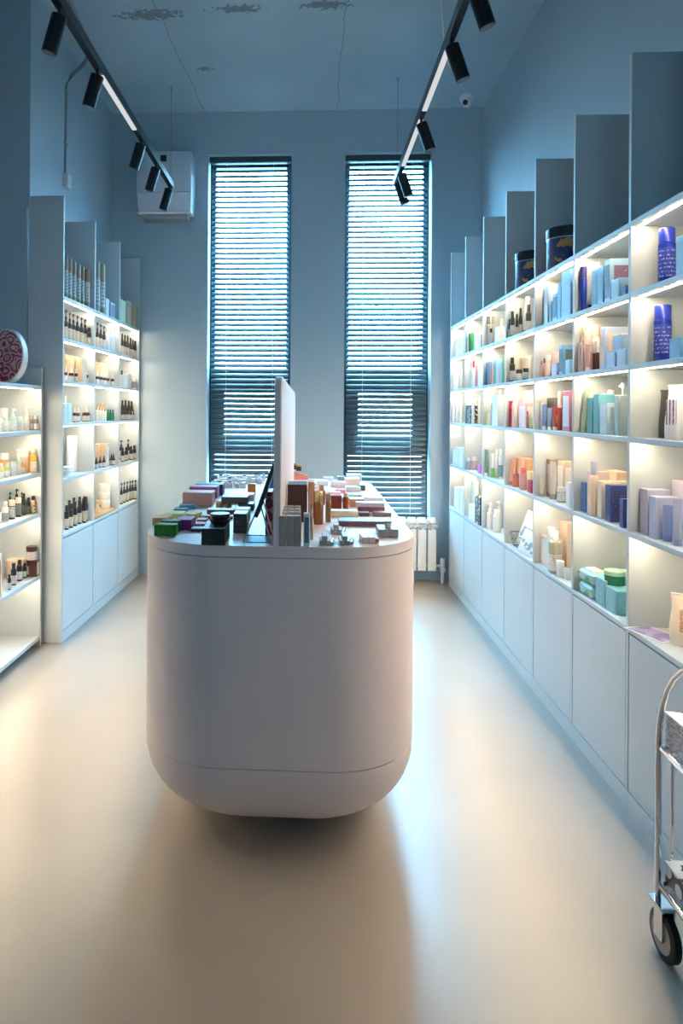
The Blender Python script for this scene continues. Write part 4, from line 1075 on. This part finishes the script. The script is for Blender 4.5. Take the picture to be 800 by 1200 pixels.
ITOP = ZI + .0008
def I(kind, px, py, wpx, hpx, desc, col, d=.05, zb=None, rot=0.0, lean=0.0, tx=0.0, **kw):
    """one product on the island: front bottom centre (px, py) in the photograph"""
    z0 = ITOP if zb is None else zb
    X, Y = on_plane_z(px, py, z0)
    w, h = wpx * Y / 800, hpx * Y / 800
    if kind != 'box': d = d if kw.pop('flat', None) else w
    r = make(kind, NAMES[kind][0], w, d, h, col, **kw)
    return finish(r, kind, (X, Y + d / 2, z0), rot, '%s on the island, %s half' % (desc, 'left' if X < -.095 else 'right'), ty=lean, tx=tx)

# left half, front to back
I('box', 193, 628, 26, 13, 'green carton with white tag', (60, 140, 30), d=.045, lab=(66, 146, 36), ink=(230, 236, 226))
I('box', 199, 622.5, 23, 12, 'teal green carton behind green one', (40, 124, 90), d=.04)
I('box', 187, 616, 17, 9, 'golden yellow carton', (226, 180, 96), d=.09, rot=-.05)
I('box', 214.5, 621, 20, 12, 'magenta carton with white top', (150, 24, 128), d=.085, lab=(156, 30, 134), ink=(220, 170, 214))
I('box', 204, 607, 20, 5, 'pale yellow flat carton', (232, 220, 150), d=.08)
I('box', 225, 608.5, 13, 6, 'lemon yellow carton', (226, 196, 90), d=.08, rot=-.15)
I('box', 210.5, 600, 15, 3.4, 'flat teal carton', (40, 130, 130), d=.05)
I('box', 219, 596.5, 19, 4.4, 'flat blue and white carton', (80, 150, 180), d=.07)
I('box', 229.5, 623.5, 13, 4, 'flat purple carton', (110, 40, 104), d=.05)
I('box', 233.5, 617.5, 13, 3.4, 'flat tan carton', (190, 130, 76), d=.045)
I('box', 236, 611.5, 11, 2.6, 'flat pink carton', (216, 120, 130), d=.05)
I('box', 236, 606.5, 10, 2.6, 'flat ivory carton', (232, 220, 206), d=.05)
I('box', 249.5, 639, 28, 19.5, 'large black carton with worn print', (30, 32, 32), d=.13, lab=(34, 36, 36), ink=(120, 122, 118))
bx_, by_ = -.283, 2.18
rj = make('jar', 'compact_case', .066, .066, .03, (26, 27, 28), cap=(20, 21, 22), gloss=.2)
set_on(rj, (bx_, by_, ITOP + .0535), 0, 'round black compact case on the large black carton', 'compact case')
I('box', 281, 625, 16, 23, 'dark brown carton with white label', (78, 66, 64), d=.08, lab=(82, 70, 68), ink=(222, 216, 212))
I('box', 284, 612, 15, 15, 'grey brown carton behind brown one', (110, 100, 100), d=.07)
I('box', 258, 603, 32, 5.5, 'burgundy flat carton', (124, 34, 42), d=.06)
I('box', 256, 608.5, 32, 3.5, 'flat burgundy palette', (110, 30, 40), d=.03)
I('box', 231, 593, 35, 8, 'lower pink carton of a stack', (226, 172, 156), d=.10, lab=(228, 176, 160), ink=(120, 80, 74))
I('box', 231, 585.2, 35, 8, 'upper pink carton of a stack', (230, 178, 162), d=.10, zb=ITOP + .0285, lab=(232, 182, 166), ink=(120, 80, 74))
I('box', 238, 584, 33, 8, 'lower purple carton of a stack', (150, 70, 130), d=.09)
I('box', 238, 577.5, 33, 7, 'upper purple carton of a stack', (176, 84, 140), d=.09, zb=ITOP + .0305)
I('box', 244.5, 580.5, 33, 13, 'wide navy carton', (44, 44, 92), d=.09)
for i, px in enumerate((257, 266.5)):
    I('jar', px, 595, 9.4, 8, '%s small gold ribbed jar' % ('left', 'right')[i], (214, 180, 110), cap=(240, 236, 226), lab=(216, 184, 116), ink=(150, 110, 50))
I('box', 288, 598.5, 18, 8, 'dark teal carton with white top', (42, 70, 72), d=.08, lab=(46, 74, 76), ink=(220, 222, 220))
I('box', 290.5, 588, 13, 8.5, 'white and blush carton', (222, 206, 208), d=.08)
for k in range(2):
    I('box', 274.5, 590 - k * .4, 31, 7.2, '%s long grey striped carton' % ('lower', 'upper')[k], (96, 92, 90), d=.11, zb=ITOP + k * .0268, lab=(100, 96, 92), ink=(30, 28, 28))
I('box', 294.5, 580, 9, 13, 'orange upright carton', (222, 130, 40), d=.03, lab=(224, 134, 46), ink=(150, 80, 20))
random.seed(4)
NTH = ('first', 'second', 'third', 'fourth', 'fifth', 'sixth', 'seventh', 'eighth', 'ninth', 'tenth', 'eleventh', 'twelfth')
for rown, rowy, x0, x1 in (('front', 571.5, 247, 286), ('middle', 567, 250, 302), ('rear', 563.5, 254, 310)):
    x = x0; cnt = 0
    while x < x1:
        wv = random.uniform(5.5, 8)
        k = random.choice(('tube', 'box', 'bottle', 'box'))
        I(k, x + wv / 2, rowy, wv, random.uniform(5, 8.5), 'small white %s, %s from left in the %s row' % ({'box': 'carton'}.get(k, k), NTH[cnt], rown), random.choice(((232, 234, 236), (224, 228, 230), (210, 214, 220))), d=.03, cap=random.choice(((60, 62, 66), (236, 236, 236))), rot=random.uniform(-.3, .3), **({'lab': (238, 238, 238), 'ink': (70, 74, 80)} if k != 'tube' else {}))
        x += wv + .6; cnt += 1
I('box', 314.8, 627.5, 8.6, 51, 'tall red and pink diamond patterned carton', patterned((140, 34, 48), (224, 156, 156), 32, 'CHECK', .4, .5), d=.1)
I('box', 316.5, 584, 7, 30, 'blue upright carton', (70, 110, 190), d=.06)
# tabletop mirror in a clear easel stand
mr = link('easel_mirror', None)
mk('mirror_slab', MB().box(-.006, .006, -.07, .07, .0, .175), plain((58, 54, 52), .3), mr, bev=.003)
mk('mirror_face', MB().box(-.0068, -.006, -.062, .062, .008, .167), plain((200, 206, 212), .05, 1.0), mr)
for c in mr.children: c.location = (-.012, .06, .082); c.rotation_euler = (0, .33, 0)
for y in (.0, .12):
    mk('stand_leg', MB().tube([(-.052, y, .003), (.0, y, .13), (.012, y, .135)], .0022, 6), M_CHROME, mr)
    mk('stand_leg', MB().tube([(.036, y, .003), (-.002, y, .135)], .0022, 6), M_CHROME, mr)
w = MB().tube([(-.052, 0, .003), (.036, 0, .003), (.036, .12, .003), (-.052, .12, .003), (-.052, 0, .003)], .0025, 6); mk('stand_base', w, M_CHROME, mr)
w = MB().box(-.046, .03, .004, .116, .0008, .004); mk('acrylic_foot', w, M_ACRYL, mr)
X, Y = on_plane_z(304, 637, ITOP)
set_on(mr, (X, Y, ITOP), 0, 'small tilted mirror on a chrome wire easel, left half of the island', 'mirror')

# right half
for i in range(3):
    I('box', 330.6 + i * 8.8, 640, 8.4, 35.5, '%s grey upright slim carton of three at the front' % ('left', 'centre', 'right')[i], (176, 166, 158), d=.02, lab=(178, 168, 160), ink=(110, 100, 94))
for rw in range(3):
    for i in range(3):
        I('box', 332.5 + i * 7.9, 633 - rw * 5.5, 7.4, 33 - rw * 2.0, '%s %s glossy grey carton in the block of nine' % (('front', 'middle', 'rear')[rw], ('left', 'centre', 'right')[i]), (168, 170, 168), d=.02, gloss=.2)
I('box', 359, 641, 7, 39.5, 'white slim carton with blue stripe', (232, 236, 238), d=.018, lab=(90, 130, 160), ink=(60, 100, 140))
I('cyl', 365, 633, 3.6, 43, 'thin silver standing tube', plain((170, 172, 172), .2, .9), cap=plain((190, 190, 190), .2, .9), lean=-.03)
I('box', 348, 612, 23, 44, 'dark brown square carton', (70, 36, 30), d=.13, lab=(74, 40, 34), ink=(84, 50, 44))
I('box', 364.5, 607, 7.5, 42, 'peach upright carton', (226, 170, 130), d=.10)
I('cyl', 373, 615, 11.5, 39, 'bronze bottle with gold cap in front', plain((146, 92, 52), .25, .5), cap=plain((214, 184, 130), .2, .9), tilt=.33)
I('cyl', 384.5, 612, 6.5, 33, 'slim gold tube behind bronze bottle', plain((176, 136, 92), .25, .6), cap=plain((206, 176, 130), .2, .9))
I('bottle', 376.5, 592, 9, 23, 'brown bottle with gold cap at the back', (120, 66, 48), cap=plain((200, 150, 110), .25, .6))
I('box', 393.5, 597.5, 13.5, 16.5, 'burgundy carton', (110, 30, 34), d=.04, lab=(114, 34, 38), ink=(170, 90, 84))
I('bottle', 405, 597, 7.5, 19, 'small amber perfume bottle', (176, 84, 48), cap=(226, 206, 190), gloss=.12)
I('box', 403, 606, 33, 7, 'cream flat carton', (232, 222, 192), d=.06)
I('box', 418, 594, 17, 9, 'tan carton', (196, 146, 96), d=.08)
I('box', 427, 617, 60, 6, 'long plum palette', (110, 74, 92), d=.085, lab=(116, 80, 98), ink=(190, 170, 190))
I('box', 418, 604.8, 29, 4, 'dark slim palette, left', (100, 70, 84), d=.05)
I('box', 448, 604.8, 21, 4, 'rose slim palette, right', (150, 110, 126), d=.05)
I('box', 435, 600, 31, 6, 'lower lilac palette with red edge', (150, 96, 104), d=.05, lab=(170, 110, 116), ink=(110, 40, 50))
I('box', 434, 594.4, 33, 5, 'upper lilac palette', (214, 206, 222), d=.055, zb=ITOP + .0255)
for i in range(2):
    I('box', 449.3 + i * 11.7, 629.6, 11.4, 9, '%s grey carton with dark square print' % ('left', 'right')[i], (146, 146, 148), d=.10, lab=(150, 150, 152), ink=(60, 60, 64))
jr = make('jar', 'cosmetic_jar', .024, .024, .022, (230, 228, 228), cap=plain((200, 204, 206), .2, .7))
Xj2, Yj2 = on_plane_z(455, 619, ITOP + .025)
set_on(jr, (Xj2, Yj2 + .01, ITOP + .0262), 0, 'tiny white jar with silver lid lying on two grey cartons', 'jar')
for i in range(2):
    I('box', 427 + i * 8, 637, 7.6, 7.5, '%s white and blush slim carton' % ('left', 'right')[i], (222, 206, 204), d=.075, rot=.06)
c = make('cyl', 'cosmetic_bottle', .016, .016, .07, (226, 216, 214), cap=(196, 120, 116))
Xc, Yc = on_plane_z(441.5, 637, ITOP)
set_on(c, (Xc, Yc + .07, ITOP + .0082), 0, 'small blush tube lying beside the white slim cartons', 'tube', None, tx=PI / 2)
def lipstick_stack(px, py, label, extra=True):
    dz = 5.6 * on_plane_z(px, py, ITOP)[1] / 800
    for i in range(2):
        I('box', px - 3.2 + i * 6.4, py, 6.1, 5.6, '%s grey lipstick carton in the %s stack' % (('lower left', 'lower right')[i], label), (160, 160, 160), d=.075, lab=(164, 164, 164), ink=(60, 60, 60))
    I('box', px, py - 5.6, 6.1, 5.6, 'uppermost grey lipstick carton in the %s stack' % label, (176, 176, 176), d=.075, zb=ITOP + dz + .0005, lab=(180, 180, 180), ink=(60, 60, 60))
    t = make('cyl', 'lipstick', .013, .013, .075, plain((150, 152, 154), .2, .8), cap=plain((200, 202, 204), .15, .9))
    X, Y = on_plane_z(px + 10.4, py, ITOP)
    set_on(t, (X, Y + .075, ITOP + .0067), -.1, 'silver lipstick lying beside the %s stack' % label, 'lipstick', None, tx=PI / 2)
lipstick_stack(380.5, 639.5, 'left')
lipstick_stack(404, 639.5, 'right')
lipstick_stack(394, 626.5, 'rear')
I('box', 437, 588, 24, 5, 'white flat box with blue mark', (232, 234, 238), d=.19, lab=(234, 236, 240), ink=(110, 140, 180))
# back of the right half
for i, px in enumerate((342, 348, 353, 358)):
    I('box', px, 566, 5.6, 14 - i * 1.6, '%s small salmon carton at the back' % ('leftmost', 'second', 'third', 'rightmost')[i], (226, 146, 122), d=.04)
I('box', 353.5, 576, 20, 12, 'long pale pink tray carton', (240, 204, 196), d=.07)
for i, (px, c) in enumerate(((344, (70, 40, 50)), (350, (50, 46, 48)))):
    t = make('jar', 'perfume_bottle', .032, .032, .035, c, cap=(196, 150, 90))
    X, Y = on_plane_z(px, 566, ITOP)
    set_on(t, (X, Y + .02, ITOP + .0765 - i * .008), 0, '%s dark perfume bottle standing on salmon cartons' % ('left', 'right')[i], 'bottle')
back = [(372, 577, 15, 6, (236, 214, 220), 'pink flat carton'), (387, 583, 24, 6, (240, 196, 196), 'rose lettered carton'), (394, 588, 16, 4, (200, 190, 214), 'mauve flat carton'),
        (378, 569, 13, 5, (232, 236, 240), 'white flat carton'), (396, 571, 17, 6, (226, 222, 226), 'white and black lidded palette'), (399, 578, 11, 4, (230, 150, 150), 'salmon flat carton'),
        (414, 576, 17, 5, (220, 226, 228), 'silver flat palette'), (416, 584, 15, 4, (170, 206, 210), 'pale aqua flat carton'), (407, 588, 9, 4, (70, 74, 84), 'slate small carton'),
        (413, 568, 17, 7, (236, 216, 206), 'blush carton at the far corner'), (415, 563.5, 17, 7, (226, 230, 234), 'white striped carton at the far corner'), (424, 575, 8, 6, (60, 66, 80), 'dark small carton'), (372, 585, 9, 4, (238, 226, 214), 'ivory small carton'),
        (366, 571, 9, 5, (206, 212, 228), 'lilac small carton'), (385, 564, 12, 4, (214, 220, 232), 'pale lilac flat carton'), (400, 563, 9, 4, (150, 156, 168), 'grey small carton')]
for px, py, wv, hv, c, ds in back:
    I('box', px, py, wv, hv, ds, c, d=.06 if py > 570 else .1)

# ------------------------------------------------------------------ track lights
def track(X, Y0, Y1, Z, mods, wires, label):
    r = link('track_light_rail', None, loc=(X, (Y0 + Y1) / 2, Z)); tag(r, label, 'light rail', 'suspended black light rails')
    o = (Y0 + Y1) / 2
    m = MB().box(-.018, .018, Y0 - o, Y1 - o, -.026, .026); mk('rail', m, M_BLACK, r, bev=.002, smooth=False)
    for a, c in mods: mk('linear_lamp', MB().box(-.0135, .0135, a - o, c - o, -.034, -.0262), M_DIFF, r, smooth=False)
    for y in wires:
        mk('suspension_wire', MB().tube([(0, y - o, .026), (0, y - o, HC - Z - .012)], .0012, 5), M_BLACK, r)
        mk('ceiling_anchor', MB().loft([(HC - Z - .016, .012, .012, 2), (HC - Z, .014, .014, 2)], 10, 0, y - o), M_CHROME, r)
    return r
TZ = 3.16
track(-1.089, 2.2, 5.31, TZ, ((3.49, 4.17),), (2.7, 5.27), 'black suspended light rail running above the left shelves')
track(0.652, 2.2, 5.31, TZ, ((3.30, 3.97), (4.10, 4.86)), (2.7, 5.19), 'black suspended light rail running above the right aisle')
M_LENS = plain((120, 122, 126), .15)
def spot(X, Y, ax, ay, label, group):
    r = link('spotlight', None, loc=(X, Y, TZ - .026)); tag(r, label, 'spotlight', group)
    mk('stem', MB().loft([(-.05, .008, .008, 2), (.0, .008, .008, 2)], 10), M_BLACK, r)
    b = link('lamp_body', MB().loft([(-.165, .031, .031, 2), (-.163, .0335, .0335, 2), (-.002, .0335, .0335, 2), (0, .031, .031, 2)], 24).mesh('lamp_body'), M_BLACK, r, (0, 0, -.032))
    l = mk('lens', MB().loft([(-.1658, .025, .025, 2), (-.160, .025, .025, 2)], 20), M_LENS, b)
    b.rotation_euler = (ay, ax, 0)
for i, (Y, ds) in enumerate(((2.90, 'nearest the camera'), (3.43, 'second from the camera'), (4.33, 'in the middle'), (4.76, 'second from the back wall'), (5.22, 'at the far end'))):
    spot(-1.089, Y, .30, .05, 'black cylinder spotlight on the left rail, ' + ds, 'spotlights on the left rail')
for i, (Y, ds) in enumerate(((2.78, 'cut by the top edge of the picture'), (3.22, 'second from the camera'), (4.08, 'in the middle'), (4.95, 'second from the back wall'), (5.14, 'at the far end'))):
    spot(0.652, Y, -.34, .05, 'black cylinder spotlight on the right rail, ' + ds, 'spotlights on the right rail')

# ------------------------------------------------------------------ wall air unit
ax0, ax1, az0, az1 = -1.432, -.972, 2.985, 3.53
au = link('air_unit', None, loc=((ax0 + ax1) / 2, YB, az0)); tag(au, 'white rounded air ventilation unit high on the back wall', 'air unit')
hw, hh = (ax1 - ax0) / 2, az1 - az0
rings = []
for k in range(11):
    f = k / 10; dpt = .15 + .045 * math.sin(PI * min(1, f * 1.05)) ** .7 if f > 0 else .15
    y = -dpt; z = .045 + (hh - .045) * f; wx = hw * (0.96 + .04 * math.sin(PI * f)) * (1 if f > 0.05 else .99)
    zz = z + (0.0)
    ring = [(-wx, 0, zz), (-wx, y + .03, zz), (-wx * .985, y + .012, zz), (-wx * .9, y + .002, zz), (-wx * .4, y - .006, zz), (wx * .4, y - .006, zz), (wx * .9, y + .002, zz), (wx * .985, y + .012, zz), (wx, y + .03, zz), (wx, 0, zz)]
    rings.append(ring)
m = MB(); m.rings(rings); mk('casing', m, plain((226, 228, 236), .35, var=.02), au)
mk('seam_line', MB().box(-hw * .93, hw * .93, -.196, -.19, .195, .198), plain((150, 152, 160), .5), au)
mk('front_lip', MB().box(-hw * .97, hw * .97, -.168, -.12, .036, .0465), plain((246, 248, 250), .3), au, bev=.003)
mk('air_outlet', MB().box(-hw * .85, hw * .85, -.13, -.01, .0, .040), plain((140, 142, 146), .5), au, bev=.008)
mk('display_window', MB().box(-.028, .022, -.197, -.178, hh - .095, hh - .045), M_BLACK, au, bev=.002)

# ------------------------------------------------------------------ ceiling camera and its cable
X, Y = on_plane_z(547, 113, HC)
sc_ = link('security_camera', None, loc=(X, Y, HC)); tag(sc_, 'small white dome security camera on the ceiling corner', 'security camera')
mk('camera_base', MB().loft([(-.035, .052, .052, 2), (-.028, .056, .056, 2), (0, .058, .058, 2)], 24), M_WHITE, sc_)
m = MB(); s = [(-.034 - .055 * math.sin(t), .044 * max(.05, math.cos(t)), .044 * max(.05, math.cos(t)), 2) for t in (0, .3, .6, .9, 1.2, 1.45)]
m.loft(s[::-1], 24); mk('camera_ball', m, M_WHITE, sc_)
m = MB(); m.tube([(-.02, -.03, -.062), (-.025, -.052, -.070)], .02, 14); mk('camera_lens', m, M_BLACK, sc_)
pts = []
for px, py in ((516, -40), (518, 20), (520, 48), (525, 74), (536, 94), (546, 108)):
    x, y = on_plane_z(px, py, HC - .012); pts.append((x, y, HC - .012))
tag(mk('camera_cable', MB().tube(pts, .006, 8), plain((206, 212, 216), .5)), 'thin white cable clipped along the ceiling to the camera', 'cable')
pts = [(-1.46, 3.9, HC - .014), (-1.50, 4.3, HC - .014), (-1.515, 4.56, HC - .014), (-1.545, 4.70, HC - .03), (-1.60, 4.70, HC - .11), (-1.65, 4.62, HC - .22), (-1.672, 4.57, HC - .32), (-1.673, 4.565, 3.4), (-1.673, 4.56, 2.99)]
cd = link('wall_conduit', None, loc=(0, 0, 0)); tag(cd, 'grey corrugated cable conduit running down the upper left wall', 'conduit')
mk('conduit_pipe', MB().tube(pts, .0135, 10), plain((120, 130, 136), .5), cd)
for z in (3.55, 3.2): mk('pipe_clip', MB().box(-1.69, -1.655, 4.54, 4.59, z, z + .012), plain((150, 156, 160), .5), cd, bev=.002)
jb = mk('junction_box', MB().box(-.028, .028, -.035, .035, 0, .095), plain((206, 208, 214), .4), bev=.008, seg=2)
set_on(jb, (-1.660, 4.556, 2.90), 0, 'small white junction box at the foot of the conduit', 'junction box')

# ------------------------------------------------------------------ radiator under the right window
rdx = link('radiator', None, loc=(1.04, YB - .10, 0)); tag(rdx, 'white sectional radiator under the right window', 'radiator')
sm = MB()
sm.loft([(.108, .034, .006, 6), (.44, .034, .006, 6)], 12, 0, -.036)
sm.loft([(.49, .036, .036, 5), (.515, .037, .037, 4), (.53, .03, .03, 4)], 16)
for z in (.452, .470): sm.box(-.032, .032, -.034, .034, z, z + .008)
sm.box(-.004, .004, -.034, .036, .11, .49)
sm.loft([(.108, .03, .006, 6), (.49, .03, .006, 6)], 12, 0, .032)
sme = sm.mesh('radiator_section'); sme.materials.append(plain((238, 236, 232), .3, var=.02))
for i in range(9): link('radiator_section', sme, None, rdx, (-.04 - .0795 * i, 0, 0))
mp = MB().tube([(-.72, 0, .14), (.012, 0, .14)], .014, 10); mp.tube([(-.72, 0, .46), (.012, 0, .46)], .014, 10)
mk('header_pipe', mp, M_WHITE, rdx)
mk('foot', MB().box(-.20, -.18, -.03, .03, 0, .11), M_WHITE, rdx); mk('foot', MB().box(-.62, -.60, -.03, .03, 0, .11), M_WHITE, rdx)
v = mk('valve', MB().tube([(.01, 0, .14), (.055, 0, .14)], .016, 12), M_CHROME, rdx)
mk('valve_head', MB().loft([(.135, .018, .018, 2), (.16, .022, .022, 2), (.2, .02, .02, 2)], 12, .052, 0), M_WHITE, rdx)
mk('riser_pipe', MB().loft([(0, .014, .014, 2), (.09, .014, .014, 2), (.092, .022, .022, 6), (.125, .022, .022, 6), (.126, .013, .013, 2), (.145, .013, .013, 2)], 12, .052, 0), M_WHITE, rdx)

# ------------------------------------------------------------------ chrome bar cart at the right edge
ct = link('bar_cart', None, loc=(.919, 1.84, 0)); tag(ct, 'slim chrome trolley with arched frame and black wheels', 'trolley')
CXW, CYL = .15, .46      # width towards the cabinets, length towards the camera
def arch(x):
    P = [(x, 0, .16), (x, 0, .535)]
    for i in range(1, 15):
        t = PI * i / 15
        P.append((x, -CYL / 2 + CYL / 2 * math.cos(t), .535 + .27 * math.sin(t)))
    return P + [(x, -CYL, .535), (x, -CYL, .16)]
for x in (0, CXW): mk('arched_tube', MB().tube(arch(x), .0075, 10), M_CHROME, ct)
mk('rear_rod', MB().tube([(.036, 0.002, .172), (.036, 0.002, .515)], .0035, 8), M_CHROME, ct)
def tray(z, nm):
    P = []
    for cx_, cy_, a0 in ((.02, -.02, PI / 2), (.02, -CYL + .02, PI), (CXW - .02, -CYL + .02, 1.5 * PI), (CXW - .02, -.02, 0)):
        for i in range(5):
            t = a0 + PI / 2 * i / 4
            P.append((cx_ + .02 * math.cos(t), cy_ + .02 * math.sin(t)))
    c = (CXW / 2, -CYL / 2)
    def rg(s, z): return [(c[0] + (x - c[0]) * s, c[1] + (y - c[1]) * s, z) for x, y in P]
    m = MB(); m.rings([rg(1, z - .006), rg(1.0, z)]); mk(nm, m, clear_pane('tray_glass', (.8, .86, .88), .2), ct)
    t = MB().tube([(x, y, z + .006) for x, y in P + P[:1]], .007, 8); mk('tray_rail', t, M_CHROME, ct)
tray(.52, 'upper_tray'); tray(.165, 'lower_tray')
def caster(x, y, rz):
    r = link('caster', None, parent=ct, loc=(x, y, 0), rz=rz)
    m = MB().box(-.017, -.013, -.05, -.012, .05, .128); m.box(.013, .017, -.05, -.012, .05, .128); m.box(-.017, .017, -.05, .016, .126, .132)
    m.loft([(.13, .008, .008, 2), (.17, .008, .008, 2)], 10)
    f = mk('caster_fork', m, M_CHROME, r)
    def wheel(rad, hw):
        R_ = []
        for s, k in ((-hw, .9), (-hw * .7, 1), (hw * .7, 1), (hw, .9)):
            R_.append([(s, -.036 + rad * k * math.cos(2 * PI * i / 28), .06 + rad * k * math.sin(2 * PI * i / 28)) for i in range(28)])
        return MB().rings(R_)
    mk('wheel_tire', wheel(.06, .0115), plain((22, 22, 24), .5), r)
    mk('wheel_hub', wheel(.046, .0122), plain((150, 148, 144), .3, .7), r)
    return r
caster(0, 0, .05); caster(CXW, 0, .1); caster(0, -CYL, .2); caster(CXW, -CYL, -.2)
def cart_box(x, y, z, w, d, h, mat, top, label):
    r = link('printed_box', None)
    mk('carton', MB().box(-w / 2, w / 2, -d / 2, d / 2, 0, h), mat, r, bev=.0015)
    mk('box_lid', MB().box(-w / 2 - .001, w / 2 + .001, -d / 2 - .001, d / 2 + .001, h - .004, h + .0015), top, r)
    set_on(r, (x, y, z), 0, label, 'box')
cart_box(.999, 1.688, .535, .134, .29, .085, printed((226, 226, 230), (80, 82, 96), 15, 'Z', .5), patterned((236, 236, 240), (90, 80, 130), 9, 'NOISE', .4, .6), 'white carton with dense dark print on the upper cart tray')
cart_box(.999, 1.69, .181, .13, .29, .05, patterned((232, 230, 226), (30, 32, 44), 26, cut=.5), patterned((236, 232, 226), (40, 44, 60), 26, cut=.55), 'white carton with dark dot pattern on the lower cart tray')

# look-alikes in a row: one group, each singled out by its place counted from the camera
for lab, objs in list(_seen.items()):
    if len(objs) > 1:
        objs.sort(key=lambda o: o.location.y)
        for n, o in enumerate(objs):
            w_ = 'nearest' if n == 0 else 'farthest' if n == len(objs) - 1 else ('', 'second', 'third', 'fourth', 'fifth', 'sixth', 'seventh')[n] + '-nearest'
            o['label'] = w_ + ' ' + lab
            o['group'] = lab[:70]
